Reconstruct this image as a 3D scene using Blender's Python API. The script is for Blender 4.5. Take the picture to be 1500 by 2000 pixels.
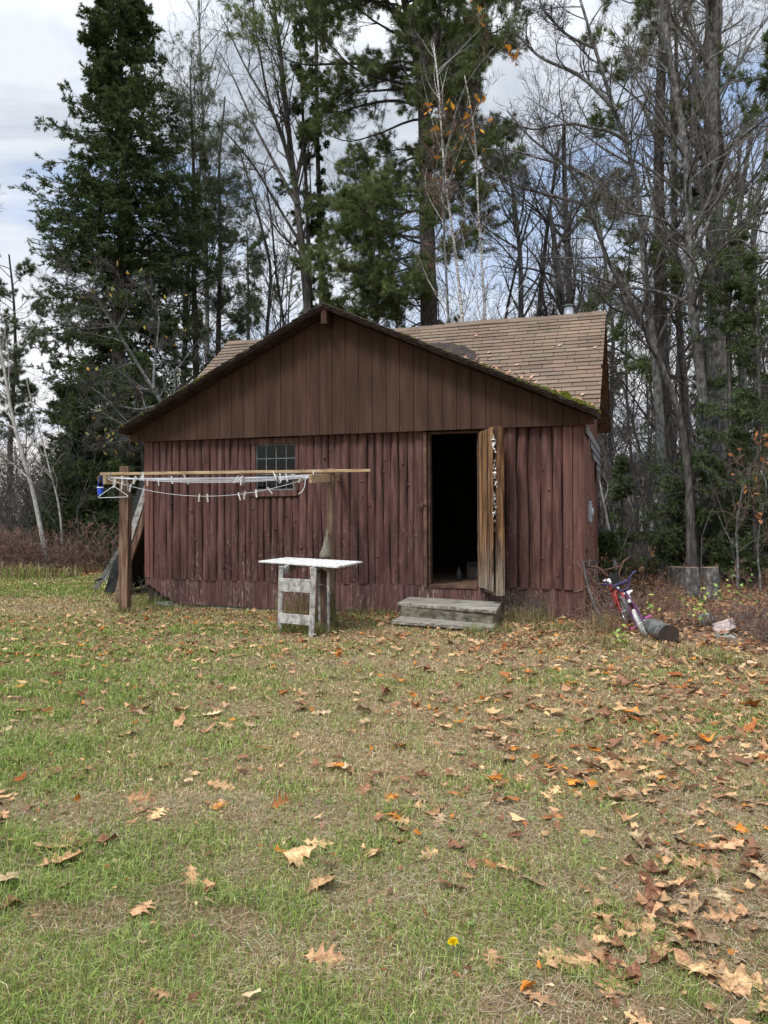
import bpy, math, random
import numpy as np
R = math.radians
scene = bpy.context.scene
for o in list(bpy.data.objects): bpy.data.objects.remove(o)
COL = scene.collection

# ---------------------------------------------------------------- camera
F, EYE, ROLL, HY = 1520.0, 1.5, .005, 1003.0
cam = bpy.data.cameras.new('camera'); camo = bpy.data.objects.new('camera', cam); COL.objects.link(camo)
cam.sensor_fit = 'VERTICAL'; cam.sensor_height = 36; cam.lens = F/2000*36
cam.clip_start = .05; cam.clip_end = 3000
from mathutils import Matrix, Vector
_c, _s = math.cos(ROLL), math.sin(ROLL); _p = math.atan((HY-1000)/F)
_f = Vector((0, math.cos(_p), math.sin(_p))); _r = Vector((_c, 0, -_s)); _u = _r.cross(_f).normalized(); _r = _f.cross(_u)
camo.matrix_world = Matrix(((_r.x, _u.x, -_f.x, 0), (_r.y, _u.y, -_f.y, 0), (_r.z, _u.z, -_f.z, EYE), (0, 0, 0, 1)))
scene.camera = camo
scene.render.resolution_x = 768; scene.render.resolution_y = 1024

# ---------------------------------------------------------------- exposure, sky, sun
vs = scene.view_settings; vs.view_transform = 'Standard'; vs.look = 'None'; vs.gamma = 1; vs.exposure = 0.56
SUN_EL, SUN_AZ = R(55), R(-140)          # azimuth from +Y clockwise: high, behind and to the left of the camera
w = bpy.data.worlds.new('World'); scene.world = w; w.use_nodes = True
nt = w.node_tree; N = nt.nodes; Lk = nt.links; N.clear()
def nd(t, **k):
    n = N.new(t)
    for a, b in k.items(): setattr(n, a, b)
    return n
def wmath(op, a, b=None, clamp=False):
    n = nd('ShaderNodeMath', operation=op, use_clamp=clamp)
    for i, x in enumerate((a, b)):
        if x is None: continue
        if isinstance(x, (int, float)): n.inputs[i].default_value = x
        else: Lk.new(x, n.inputs[i])
    return n.outputs[0]
def wramp(fac, stops):
    n = nd('ShaderNodeValToRGB'); cr = n.color_ramp
    while len(cr.elements) < len(stops): cr.elements.new(.5)
    for e, (p, c) in zip(cr.elements, stops): e.position = p; e.color = (*c, 1)
    Lk.new(fac, n.inputs[0]); return n.outputs[0]
def wmix(fac, a, b, bt='MIX'):
    n = nd('ShaderNodeMixRGB', blend_type=bt)
    for i, x in enumerate((fac, a, b)):
        if isinstance(x, (int, float)): n.inputs[i].default_value = x
        elif isinstance(x, tuple): n.inputs[i].default_value = (*x, 1)
        else: Lk.new(x, n.inputs[i])
    return n.outputs[0]
tc = nd('ShaderNodeTexCoord'); sp = nd('ShaderNodeSeparateXYZ'); Lk.new(tc.outputs['Generated'], sp.inputs[0])
zz = wmath('MAXIMUM', sp.outputs[2], 0.0); den = wmath('ADD', zz, .22)
cx = wmath('DIVIDE', sp.outputs[0], den); cy = wmath('DIVIDE', sp.outputs[1], den)
cb = nd('ShaderNodeCombineXYZ'); Lk.new(cx, cb.inputs[0]); Lk.new(cy, cb.inputs[1]); cb.inputs[2].default_value = 3.7
def wnoise(sc, det, rough, off=0):
    mp = nd('ShaderNodeMapping'); mp.inputs['Location'].default_value = (off, off*.7, 0); mp.inputs['Rotation'].default_value = (0, 0, .5); mp.inputs['Scale'].default_value = (1, 1.7, 1)
    Lk.new(cb.outputs[0], mp.inputs[0]); n = nd('ShaderNodeTexNoise'); Lk.new(mp.outputs[0], n.inputs['Vector'])
    n.inputs['Scale'].default_value = sc; n.inputs['Detail'].default_value = det; n.inputs['Roughness'].default_value = rough; n.inputs['Distortion'].default_value = .4
    return n.outputs['Fac']
sky = nd('ShaderNodeTexSky', sky_type='NISHITA'); sky.sun_disc = False; sky.sun_elevation = SUN_EL; sky.sun_rotation = SUN_AZ
skyc = wmix(1.0, sky.outputs[0], (.115, .115, .115), 'MULTIPLY')
blue = wmix(.7, skyc, (.34, .47, .72))
cover = wramp(wnoise(1.15, 7, .55, 2.3), [(.36, (0, 0, 0)), (.50, (1, 1, 1))])
cl = wramp(wnoise(1.5, 8, .6, 6.1), [(.34, (.27, .305, .355)), (.46, (.40, .44, .50)), (.60, (.63, .66, .71))])
hor = wramp(zz, [(.0, (1, 1, 1)), (.18, (1, 1, 1)), (.45, (0, 0, 0))])
warm = wramp(zz, [(.0, (.92, .80, .68)), (.10, (.80, .79, .79)), (.3, (.66, .70, .77))])
cl = wmix(hor, cl, warm)
allc = wmix(wmath('MAXIMUM', cover, wmath('MULTIPLY', hor, .7)), blue, cl)
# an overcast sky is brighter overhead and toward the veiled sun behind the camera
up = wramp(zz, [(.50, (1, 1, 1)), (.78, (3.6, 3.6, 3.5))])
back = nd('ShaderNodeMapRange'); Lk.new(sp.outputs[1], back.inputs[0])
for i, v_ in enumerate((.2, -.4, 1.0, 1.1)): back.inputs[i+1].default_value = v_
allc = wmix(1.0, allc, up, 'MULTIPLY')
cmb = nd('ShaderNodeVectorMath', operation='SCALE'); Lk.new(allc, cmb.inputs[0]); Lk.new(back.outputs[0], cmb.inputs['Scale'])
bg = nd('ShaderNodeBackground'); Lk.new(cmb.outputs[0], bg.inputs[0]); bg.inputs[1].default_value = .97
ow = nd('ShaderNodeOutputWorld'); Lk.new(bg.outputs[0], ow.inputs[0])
sl = bpy.data.lights.new('sun', 'SUN'); sl.energy = 2.2; sl.angle = R(14); sl.color = (1.0, .95, .87)
so = bpy.data.objects.new('sun', sl); COL.objects.link(so)
sd = Vector((math.cos(SUN_EL)*math.sin(SUN_AZ), math.cos(SUN_EL)*math.cos(SUN_AZ), math.sin(SUN_EL)))
so.rotation_euler = sd.to_track_quat('Z', 'Y').to_euler(); so.location = (0, 0, 30)

# ---------------------------------------------------------------- pixel <-> place (pixels of the 1500x2000 photograph)
def ray(px, py):
    dx = (px-750)/F; dy = -(py-HY)/F
    return np.array([dx*_c+dy*_s, 1.0, dy*_c-dx*_s])
def at(px, py, Z): return ray(px, py)*Z + np.array([0, 0, EYE])
def onz(px, py, z=0.0):
    r = ray(px, py); return np.array([0, 0, EYE]) + r*((z-EYE)/r[2])
_gr = np.random.default_rng(5); _gk = _gr.normal(size=(14, 2)); _gk = _gk/np.linalg.norm(_gk, axis=1)[:, None]*np.geomspace(.25, 5, 14)[:, None]; _gp = _gr.uniform(0, 6.28, 14)
def sn(x, y, lo=0, hi=14, sh=0):
    x = np.asarray(x, float)+sh*7.3; y = np.asarray(y, float)-sh*3.1
    return sum(np.sin(x*_gk[i, 0]+y*_gk[i, 1]+_gp[i]) for i in range(lo, hi))/math.sqrt(hi-lo)
def gh(x, y):
    x = np.asarray(x, float); y = np.asarray(y, float)
    d = .012*sn(x, y, 0, 9)
    far = np.clip((y-26)/60, 0, 1)
    return d + far*far*(-1.2)
def gp(px, py):                     # ground point under a pixel
    p = onz(px, py, 0)
    for _ in range(3): p = onz(px, py, float(gh(p[0], p[1])))
    return p

# ---------------------------------------------------------------- mesh helpers
class MB:
    def __init__(s): s.v = []; s.f = []; s.n = 0; s.c = []
    def add(s, v, *fs, col=None):
        v = np.asarray(v, float).reshape(-1, 3)
        for f in fs:
            if len(f): s.f.append(np.asarray(f, np.int64)+s.n)
        s.v.append(v); s.n += len(v)
        if col is not None:
            c = np.asarray(col, float)
            if c.ndim == 1: c = np.repeat(c[None], len(v), 0)
            s.c.append(c)
        return s
    def hexa(s, p, col=None):       # 4 bottom corners (ccw seen from above), 4 top corners
        return s.add(p, [[3, 2, 1, 0], [4, 5, 6, 7], [0, 1, 5, 4], [1, 2, 6, 5], [2, 3, 7, 6], [3, 0, 4, 7]], col=col)
    def box(s, a, b, col=None):
        (x0, y0, z0), (x1, y1, z1) = a, b
        return s.hexa([(x0, y0, z0), (x1, y0, z0), (x1, y1, z0), (x0, y1, z0), (x0, y0, z1), (x1, y0, z1), (x1, y1, z1), (x0, y1, z1)], col)
    def beam(s, p, q, wd, th, up=(0, 0, 1), col=None):      # rectangular bar from p to q; wd sideways, th along 'up'
        p = np.array(p, float); q = np.array(q, float); d = (q-p)/np.linalg.norm(q-p)
        sd_ = np.cross(d, up); sd_ /= np.linalg.norm(sd_); u_ = np.cross(sd_, d)
        c = []
        for e in (-th/2, th/2):
            for b_, w_ in ((p, -wd/2), (p, wd/2), (q, wd/2), (q, -wd/2)): c.append(b_+sd_*w_+u_*e)
        return s.hexa(c, col)
    def prism(s, poly, vec, col=None):
        poly = np.array(poly, float); n = len(poly); v = np.vstack([poly, poly+np.array(vec, float)])
        s.add(v, [[i, (i+1) % n, n+(i+1) % n, n+i] for i in range(n)], [list(range(n))[::-1]], [list(range(n, 2*n))], col=col); return s
    def tube(s, path, rad, n=8, cap=True, col=None):
        P = np.array(path, float)[None]; rr = np.full(P.shape[1], rad, float) if np.isscalar(rad) else np.array(rad, float)
        v, q = tubes(P, rr[None], n)
        fs = [q]
        if cap: k = P.shape[1]; fs += [[list(range(n))[::-1]], [list(range((k-1)*n, k*n))]]
        return s.add(v, *fs, col=col)
    def lathe(s, c, prof, n=16, axis=(0, 0, 1)):
        c = np.array(c, float); a = np.array(axis, float); a /= np.linalg.norm(a)
        t = np.array([1, 0, 0]) if abs(a[0]) < .9 else np.array([0, 1, 0]); e1 = np.cross(a, t); e1 /= np.linalg.norm(e1); e2 = np.cross(a, e1)
        v = []
        for r_, h_ in prof:
            for i in range(n):
                g = 2*math.pi*i/n; v.append(c+a*h_+(e1*math.cos(g)+e2*math.sin(g))*r_)
        k = len(prof); q = [[j*n+i, j*n+(i+1) % n, (j+1)*n+(i+1) % n, (j+1)*n+i] for j in range(k-1) for i in range(n)]
        return s.add(v, q, [list(range(n))[::-1]], [list(range((k-1)*n, k*n))])
    def build(s, name, mat, parent=None, origin=(0, 0, 0), smooth=False, bev=0, recalc=True):
        v = np.vstack(s.v) - np.array(origin, float)
        me = bpy.data.meshes.new(name)
        me.vertices.add(len(v)); me.vertices.foreach_set('co', v.astype(np.float32).ravel())
        tot = sum(f.size for f in s.f); npoly = sum(len(f) for f in s.f)
        me.loops.add(tot); me.polygons.add(npoly)
        me.loops.foreach_set('vertex_index', np.concatenate([f.ravel() for f in s.f]).astype(np.int32))
        lt = np.concatenate([np.full(len(f), f.shape[1]) for f in s.f]).astype(np.int32)
        ls = np.concatenate([[0], np.cumsum(lt)[:-1]]).astype(np.int32)
        me.polygons.foreach_set('loop_start', ls)
        me.polygons.foreach_set('use_smooth', np.full(npoly, bool(smooth)))
        if s.c:
            c = np.vstack(s.c); c = np.hstack([c, np.ones((len(c), 1))]).astype(np.float32)
            a = me.attributes.new('col', 'FLOAT_COLOR', 'POINT'); a.data.foreach_set('color', c.ravel())
        me.update(calc_edges=True)
        me.materials.append(mat)
        if recalc and npoly < 30000:
            import bmesh
            bm = bmesh.new(); bm.from_mesh(me); bmesh.ops.recalc_face_normals(bm, faces=bm.faces); bm.to_mesh(me); bm.free()
        o = bpy.data.objects.new(name, me); COL.objects.link(o)
        if parent is not None: o.parent = parent
        if bev:
            b = o.modifiers.new('bevel', 'BEVEL'); b.width = bev; b.segments = 2; b.limit_method = 'ANGLE'; b.angle_limit = R(50)
        return o
def nrm(a): return a/np.maximum(np.linalg.norm(a, axis=-1, keepdims=True), 1e-9)
def tubes(P, rad, n):               # P (N,K,3), rad (N,K)
    Nn, K, _ = P.shape
    T = np.empty_like(P); T[:, 1:-1] = P[:, 2:]-P[:, :-2]; T[:, 0] = P[:, 1]-P[:, 0]; T[:, -1] = P[:, -1]-P[:, -2]; T = nrm(T)
    avg = nrm(P[:, -1]-P[:, 0]+1e-6); ref = np.where(np.abs(avg[:, 2:3]) < .8, np.array([[0, 0, 1.]]), np.array([[1., 0, 0]]))
    e1 = nrm(np.cross(T, ref[:, None, :])); e2 = np.cross(T, e1)
    g = np.arange(n)*2*math.pi/n
    v = P[:, :, None, :] + rad[:, :, None, None]*(e1[:, :, None, :]*np.cos(g)[None, None, :, None]+e2[:, :, None, :]*np.sin(g)[None, None, :, None])
    base = (np.arange(Nn)*K*n)[:, None, None]; kk = (np.arange(K-1)*n)[None, :, None]; i = np.arange(n)[None, None, :]; j = (i+1) % n
    q = np.stack([base+kk+i, base+kk+j, base+kk+n+j, base+kk+n+i], -1).reshape(-1, 4)
    return v.reshape(-1, 3), q
def info(o, label=None, cat=None, group=None, kind=None):
    for k, v_ in (('label', label), ('category', cat), ('group', group), ('kind', kind)):
        if v_: o[k] = v_
    return o
def thing(name, label, cat, loc=(0, 0, 0), group=None, rz=0, mtx=None):
    o = bpy.data.objects.new(name, None); COL.objects.link(o); o.empty_display_size = .1
    o.location = [float(a) for a in loc]; o.rotation_euler = (0, 0, rz)
    if mtx is not None: o.matrix_world = mtx
    return info(o, label, cat, group)
def copy_tree(o, parent=None):
    c = o.copy(); COL.objects.link(c)
    if parent is not None: c.parent = parent
    for ch in list(o.children): copy_tree(ch, c)
    return c

# ---------------------------------------------------------------- materials
def material(name, stops, scale=(1, 1, 1), nscale=3.0, det=6, rough=.85, bump=0.0, bscale=None, spec=.25, metal=0.0, extra=None, coord='Object', nrough=.6, dist=0.0, attr=False, emission=None):
    m = bpy.data.materials.new(name); m.use_nodes = True; t = m.node_tree; n = t.nodes; l = t.links
    b = n['Principled BSDF']; b.inputs['Roughness'].default_value = rough; b.inputs['Specular IOR Level'].default_value = spec; b.inputs['Metallic'].default_value = metal
    tcn = n.new('ShaderNodeTexCoord'); mp = n.new('ShaderNodeMapping'); mp.inputs['Scale'].default_value = scale; l.new(tcn.outputs[coord], mp.inputs[0])
    def noise(sc, de=det, ro=nrough, vec=None):
        x = n.new('ShaderNodeTexNoise'); x.inputs['Scale'].default_value = sc; x.inputs['Detail'].default_value = de; x.inputs['Roughness'].default_value = ro; x.inputs['Distortion'].default_value = dist
        l.new(vec if vec is not None else mp.outputs[0], x.inputs['Vector']); return x.outputs['Fac']
    def ramp(fac, st):
        x = n.new('ShaderNodeValToRGB'); cr = x.color_ramp
        while len(cr.elements) < len(st): cr.elements.new(.5)
        for e, (p, c) in zip(cr.elements, st): e.position = p; e.color = (*c, 1)
        l.new(fac, x.inputs[0]); return x.outputs[0]
    def mix(fac, a, b_, bt='MIX'):
        x = n.new('ShaderNodeMixRGB'); x.blend_type = bt
        for i, y in enumerate((fac, a, b_)):
            if isinstance(y, (int, float)): x.inputs[i].default_value = y
            elif isinstance(y, tuple): x.inputs[i].default_value = (*y, 1)
            else: l.new(y, x.inputs[i])
        return x.outputs[0]
    base = noise(nscale)
    colr = ramp(base, [(.5+(p_-.5)*.52, c_) for p_, c_ in stops]) if stops else None
    if extra: colr = extra(dict(n=n, l=l, noise=noise, ramp=ramp, mix=mix, mp=mp, tc=tcn, col=colr, base=base))
    l.new(colr, b.inputs['Base Color'])
    if bump:
        bp = n.new('ShaderNodeBump'); bp.inputs['Strength'].default_value = 1; bp.inputs['Distance'].default_value = bump
        l.new(noise(bscale or nscale*2), bp.inputs['Height']); l.new(bp.outputs[0], b.inputs['Normal'])
    return m
def attr_mat(name, vary=.0, transl=.0, mott=None):       # colour of each blade / leaf / twig comes with its mesh
    m = bpy.data.materials.new(name); m.use_nodes = True; t = m.node_tree; n = t.nodes; l = t.links; n.clear()
    a = n.new('ShaderNodeAttribute'); a.attribute_name = 'col'; d = n.new('ShaderNodeBsdfDiffuse'); o = n.new('ShaderNodeOutputMaterial')
    c = a.outputs['Color']
    if vary:
        oi = n.new('ShaderNodeObjectInfo'); mr = n.new('ShaderNodeMapRange'); l.new(oi.outputs['Random'], mr.inputs[0]); mr.inputs[3].default_value = 1-vary; mr.inputs[4].default_value = 1+vary
        vm = n.new('ShaderNodeVectorMath'); vm.operation = 'SCALE'; l.new(c, vm.inputs[0]); l.new(mr.outputs[0], vm.inputs['Scale']); c = vm.outputs[0]
    if mott:         # brown blotches and spots on a dead leaf
        tc_ = n.new('ShaderNodeTexCoord'); nz = n.new('ShaderNodeTexNoise'); nz.inputs['Scale'].default_value = mott[0]; nz.inputs['Detail'].default_value = 6; nz.inputs['Roughness'].default_value = .7; l.new(tc_.outputs['Object'], nz.inputs['Vector'])
        rp = n.new('ShaderNodeValToRGB'); e = rp.color_ramp.elements; e[0].position = .36; e[0].color = (*mott[1], 1); e[1].position = .56; e[1].color = (*mott[2], 1); l.new(nz.outputs['Fac'], rp.inputs[0])
        mm = n.new('ShaderNodeVectorMath'); mm.operation = 'MULTIPLY'; l.new(c, mm.inputs[0]); l.new(rp.outputs[0], mm.inputs[1]); c = mm.outputs[0]
    l.new(c, d.inputs[0])
    if transl:
        tr = n.new('ShaderNodeBsdfTranslucent'); l.new(c, tr.inputs[0]); mx = n.new('ShaderNodeMixShader'); mx.inputs[0].default_value = transl
        l.new(d.outputs[0], mx.inputs[1]); l.new(tr.outputs[0], mx.inputs[2]); l.new(mx.outputs[0], o.inputs[0])
    else: l.new(d.outputs[0], o.inputs[0])
    return m
def flecks(sc, lo, hi, colr, zmax=None, amt=1.0, stretch=(1, 1, .35), var=1.0):     # chipped paint: small patches, more of them low on the wall
    def f(k):
        mpv = k['n'].new('ShaderNodeMapping'); mpv.inputs['Scale'].default_value = (6.5, 6.5, .35); k['l'].new(k['tc'].outputs['Object'], mpv.inputs[0]); k['col'] = k['mix'](1.0, k['col'], k['ramp'](k['noise'](1.0, 4, .7, mpv.outputs[0]), [(.3, (1-.32*var, 1-.28*var, 1-.26*var)), (.5, (1, 1, 1)), (.7, (1+.38*var, 1+.32*var, 1+.28*var))]), 'MULTIPLY')
        mp2 = k['n'].new('ShaderNodeMapping'); mp2.inputs['Scale'].default_value = stretch; k['l'].new(k['tc'].outputs['Object'], mp2.inputs[0])
        f1 = k['noise'](sc, 5, .7, mp2.outputs[0]); r1 = k['ramp'](f1, [(lo, (0, 0, 0)), (hi, (1, 1, 1))])
        f2 = k['noise'](2.2, 3, .6, mp2.outputs[0]); r2 = k['ramp'](f2, [(.45, (0, 0, 0)), (.6, (1, 1, 1))])
        fac = k['mix'](1.0, r1, r2, 'MULTIPLY')
        if zmax:
            s_ = k['n'].new('ShaderNodeSeparateXYZ'); k['l'].new(k['tc'].outputs['Object'], s_.inputs[0])
            mr = k['n'].new('ShaderNodeMapRange'); k['l'].new(s_.outputs[2], mr.inputs[0])
            for i, x in enumerate((zmax*.35, zmax, amt, .06)): mr.inputs[i+1].default_value = x
            fac = k['mix'](1.0, fac, mr.outputs[0], 'MULTIPLY')
        return k['mix'](fac, k['col'], colr)
    return f
MT = {}
MT['logs'] = material('paint_maroon_logs', [(.25, (.052, .0245, .021)), (.5, (.082, .039, .033)), (.75, (.118, .062, .053))], (9, 9, .9), 2.2, rough=.75, bump=.006, bscale=7, spec=.18, extra=flecks(38, .58, .63, (.38, .30, .25), 1.5, .8, var=.8))
MT['skirt'] = material('paint_maroon_skirt', [(.25, (.058, .027, .024)), (.55, (.092, .044, .038)), (.8, (.135, .075, .062))], (14, 14, 1.2), 2.0, rough=.7, bump=.002, bscale=8, extra=flecks(45, .55, .63, (.36, .29, .25), .8, .9, (1, 1, .2)))
MT['gable'] = material('paint_brown_panel', [(.15, (.038, .0205, .0142)), (.5, (.051, .0275, .0190)), (.85, (.068, .038, .027))], (5, 5, .5), 2.2, rough=.8, bump=.0015, bscale=22, spec=.12, extra=flecks(16, .70, .72, (.4, .36, .32), None, var=.5))
MT['corner'] = material('paint_maroon_boards', [(.3, (.085, .037, .029)), (.7, (.13, .058, .045))], (12, 12, .8), 2.0, rough=.65, bump=.002, bscale=8, extra=flecks(40, .60, .65, (.45, .36, .28), 2.5, .8))
MT['dark'] = material('old_dark_boards', [(.3, (.018, .013, .011)), (.7, (.04, .028, .022))], (8, 8, 1), 2)
MT['eave'] = material('dark_eave_boards', [(.25, (.016, .010, .008)), (.6, (.035, .019, .014)), (.85, (.06, .034, .025))], (3, 3, 3), 2.5, bump=.003)  # soffit board colours made much darker for the eave boarding
MT['soffit'] = material('bare_brown_boards', [(.25, (.05, .028, .02)), (.6, (.10, .055, .038)), (.85, (.15, .085, .058))], (3, 3, 3), 2.5, bump=.003)
def _shingle(k):
    a = k['n'].new('ShaderNodeAttribute'); a.attribute_name = 'col'
    g = k['ramp'](k['noise'](260, 2, .5), [(.3, (.72, .72, .72)), (.7, (1.3, 1.3, 1.3))])
    p = k['ramp'](k['noise'](1.3, 5, .6), [(.3, (.82, .82, .80)), (.7, (1.12, 1.1, 1.08))])
    return k['mix'](1.0, k['mix'](1.0, a.outputs['Color'], g, 'MULTIPLY'), p, 'MULTIPLY')
def _doorw(k):      # rain-greyed foot, dark water stains, fine grain
    s_ = k['n'].new('ShaderNodeSeparateXYZ'); k['l'].new(k['tc'].outputs['Object'], s_.inputs[0])
    ad = k['n'].new('ShaderNodeMath'); ad.operation = 'MULTIPLY_ADD'; k['l'].new(k['noise'](3.0, 5, .7), ad.inputs[0]); ad.inputs[1].default_value = 1.6; k['l'].new(s_.outputs[2], ad.inputs[2])
    gr = k['ramp'](ad.outputs[0], [(.0, (1, 1, 1)), (1.0, (0, 0, 0))]); mr = k['n'].new('ShaderNodeMapRange'); k['l'].new(ad.outputs[0], mr.inputs[0])
    for i, x in enumerate((1.25, 2.0, 1.0, 0.0)): mr.inputs[i+1].default_value = x
    grey = k['ramp'](k['noise'](5, 6, .7), [(.35, (.09, .075, .06)), (.5, (.20, .17, .14)), (.62, (.34, .31, .27))])
    c = k['mix'](mr.outputs[0], k['col'], grey)
    m2 = k['n'].new('ShaderNodeMapping'); m2.inputs['Scale'].default_value = (7, 7, 1.3); k['l'].new(k['tc'].outputs['Object'], m2.inputs[0])
    c = k['mix'](1.0, c, k['ramp'](k['noise'](1.6, 4, .6, m2.outputs[0]), [(.36, (.35, .26, .20)), (.48, (.95, .90, .84)), (.62, (1.35, 1.25, 1.1))]), 'MULTIPLY')
    m3 = k['n'].new('ShaderNodeMapping'); m3.inputs['Scale'].default_value = (60, 60, 1.0); k['l'].new(k['tc'].outputs['Object'], m3.inputs[0])
    return k['mix'](1.0, c, k['ramp'](k['noise'](1.5, 3, .6, m3.outputs[0]), [(.38, (.62, .58, .55)), (.5, (1, 1, 1)), (.62, (1.25, 1.25, 1.25))]), 'MULTIPLY')
MT['shingle'] = material('asphalt_shingle_tan', None, (1, 1, 1), 6, rough=.95, bump=.003, bscale=180, extra=lambda k: _shingle(k))

MT['weathered'] = material('weathered_grey_wood', [(.25, (.16, .15, .135)), (.5, (.30, .285, .265)), (.8, (.46, .44, .41))], (10, 10, 10), 1.2, rough=.9, bump=.003, bscale=6, dist=.6)
MT['step'] = material('mossy_grey_wood', [(.2, (.065, .058, .040)), (.45, (.17, .155, .125)), (.8, (.34, .315, .27))], (1.6, 12, 12), 2.0, rough=.9, bump=.012, bscale=4, dist=.5)
MT['step_riser'] = material('greenish_grey_wood', [(.2, (.048, .047, .030)), (.5, (.10, .092, .064)), (.8, (.19, .17, .135))], (1.5, 9, 9), 2.0, rough=.9, bump=.003, bscale=6)
MT['tabletop'] = material('peeling_white_board', [(.2, (.22, .21, .19)), (.42, (.46, .45, .42)), (.7, (.62, .61, .58))], (5, 5, 5), 3.0, rough=.8, bump=.003, bscale=9)
MT['post'] = material('brown_stained_post', [(.25, (.055, .032, .020)), (.5, (.115, .068, .042)), (.8, (.19, .125, .085))], (9, 9, .8), 2.4, rough=.8, bump=.004, bscale=5, extra=flecks(14, .62, .66, (.36, .30, .23), 1.4, .8))
MT['rail'] = material('pale_treated_rail', [(.3, (.24, .16, .085)), (.7, (.40, .29, .17))], (1, 12, 12), 2.0, rough=.8, bump=.002)
MT['door_wood'] = material('weathered_orange_boards', [(.15, (.022, .013, .009)), (.35, (.065, .034, .017)), (.5, (.14, .075, .034)), (.68, (.235, .14, .072)), (.88, (.33, .25, .17))], (6, 6, .30), 2.4, rough=.85, bump=.006, bscale=5, dist=.8, extra=lambda k: _doorw(k))
MT['door_low'] = MT['door_wood']
MT['white_paint'] = material('white_paint', [(.3, (.55, .55, .53)), (.7, (.76, .76, .75))], (6, 6, 6), 3, rough=.5)
MT['rope'] = material('white_plastic_line', [(.3, (.42, .43, .45)), (.7, (.62, .62, .64))], (30, 30, 30), 3, rough=.5)
MT['pin'] = material('bleached_peg', [(.3, (.42, .40, .36)), (.7, (.66, .64, .60))], (30, 30, 30), 3, rough=.8)
MT['pin_dark'] = material('grey_peg', [(.3, (.13, .12, .11)), (.7, (.26, .24, .22))], (30, 30, 30), 3, rough=.8)
MT['blue'] = material('blue_plastic', [(.3, (.012, .045, .36)), (.7, (.02, .075, .52))], (8, 8, 8), 3, rough=.4, spec=.5)
MT['galv'] = material('galvanised_steel', [(.3, (.36, .40, .44)), (.7, (.56, .60, .64))], (4, 4, 4), 3, rough=.38, metal=.75, bump=.001)
MT['cap'] = material('sooty_steel_and_shade', [(.3, (.03, .03, .03)), (.7, (.09, .09, .09))], (6, 6, 6), 3, rough=.6, metal=.3)
MT['alu'] = material('dull_aluminium', [(.3, (.24, .26, .27)), (.7, (.38, .41, .42))], (3, 3, 3), 3, rough=.5, metal=.3)
MT['black'] = material('black_sheet', [(.3, (.010, .011, .011)), (.7, (.022, .023, .022))], (3, 3, 3), 3, rough=.7)
MT['rubber'] = material('tyre_rubber', [(.3, (.05, .05, .05)), (.7, (.12, .115, .11))], (20, 20, 20), 3, rough=.85)
MT['white_tyre'] = material('dirty_white_tyre', [(.3, (.22, .20, .18)), (.7, (.50, .48, .45))], (20, 20, 20), 3, rough=.85)
MT['red'] = material('red_enamel', [(.3, (.30, .014, .014)), (.7, (.45, .03, .025))], (8, 8, 8), 3, rough=.35, spec=.5)
MT['purple'] = material('purple_enamel', [(.3, (.05, .009, .045)), (.7, (.10, .018, .085))], (8, 8, 8), 3, rough=.35, spec=.5)
MT['violet'] = material('violet_pad', [(.3, (.022, .018, .05)), (.7, (.045, .038, .09))], (8, 8, 8), 3, rough=.7)
MT['pink'] = material('pink_plastic', [(.3, (.42, .08, .26)), (.7, (.6, .16, .4))], (8, 8, 8), 3, rough=.5)
MT['rust'] = material('rusty_bar', [(.3, (.06, .032, .022)), (.7, (.14, .07, .045))], (20, 20, 20), 3, rough=.8)
MT['chrome'] = material('chrome', [(.3, (.6, .6, .6)), (.7, (.75, .75, .75))], (8, 8, 8), 3, rough=.25, metal=.9)
MT['moss'] = attr_mat('moss_green')
MT['concrete'] = material('mossy_concrete', [(.3, (.12, .13, .10)), (.6, (.22, .225, .19)), (.8, (.30, .30, .26))], (4, 4, 4), 2, bump=.004)
MT['meter'] = material('grey_steel_box', [(.3, (.26, .29, .31)), (.7, (.38, .41, .44))], (6, 6, 6), 3, rough=.4, metal=.3)
MT['grey_shingle'] = material('grey_shingle', [(.3, (.11, .115, .12)), (.7, (.19, .195, .20))], (10, 10, 10), 3, rough=.9, bump=.002, bscale=60)
MT['paper'] = material('torn_paper_stuffing', [(.3, (.30, .26, .21)), (.55, (.55, .53, .50)), (.8, (.74, .74, .74))], (14, 14, 14), 2, rough=.95)
MT['net'] = material('dry_woven_mesh', [(.3, (.10, .09, .06)), (.55, (.22, .20, .15)), (.8, (.36, .33, .26))], (40, 40, 40), 2, rough=.95, bump=.006, bscale=3)
MT['bark_dark'] = material('dark_furrowed_bark', [(.25, (.036, .033, .030)), (.55, (.078, .071, .064)), (.8, (.15, .14, .125))], (7, 7, 1.6), 2.2, rough=.95, bump=.03, bscale=4)
MT['bark_grey'] = material('grey_lichen_bark', [(.25, (.055, .054, .050)), (.5, (.105, .104, .097)), (.72, (.175, .175, .165)), (.85, (.27, .28, .26))], (5, 5, 2.5), 3.0, rough=.95, bump=.02, bscale=5)
MT['bark_pine'] = material('pine_bark', [(.25, (.026, .022, .019)), (.55, (.055, .048, .042)), (.8, (.105, .096, .086))], (7, 7, 2.2), 2.5, rough=.95, bump=.04, bscale=4)
MT['bark_birch'] = material('white_birch_bark', [(.30, (.10, .085, .07)), (.42, (.36, .33, .30)), (.7, (.62, .60, .57))], (4, 4, 14), 2.5, rough=.7)
MT['bark_pale'] = material('pale_smooth_bark', [(.3, (.22, .205, .18)), (.7, (.40, .385, .35))], (6, 6, 3), 2.5, rough=.8)
MT['twig'] = material('grey_brown_twigs', [(.3, (.040, .037, .034)), (.7, (.085, .079, .073))], (3, 3, 3), 2, rough=.9)
MT['twig_pale'] = material('pale_grey_twigs', [(.3, (.10, .09, .078)), (.7, (.19, .175, .155))], (3, 3, 3), 2, rough=.9)
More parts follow.
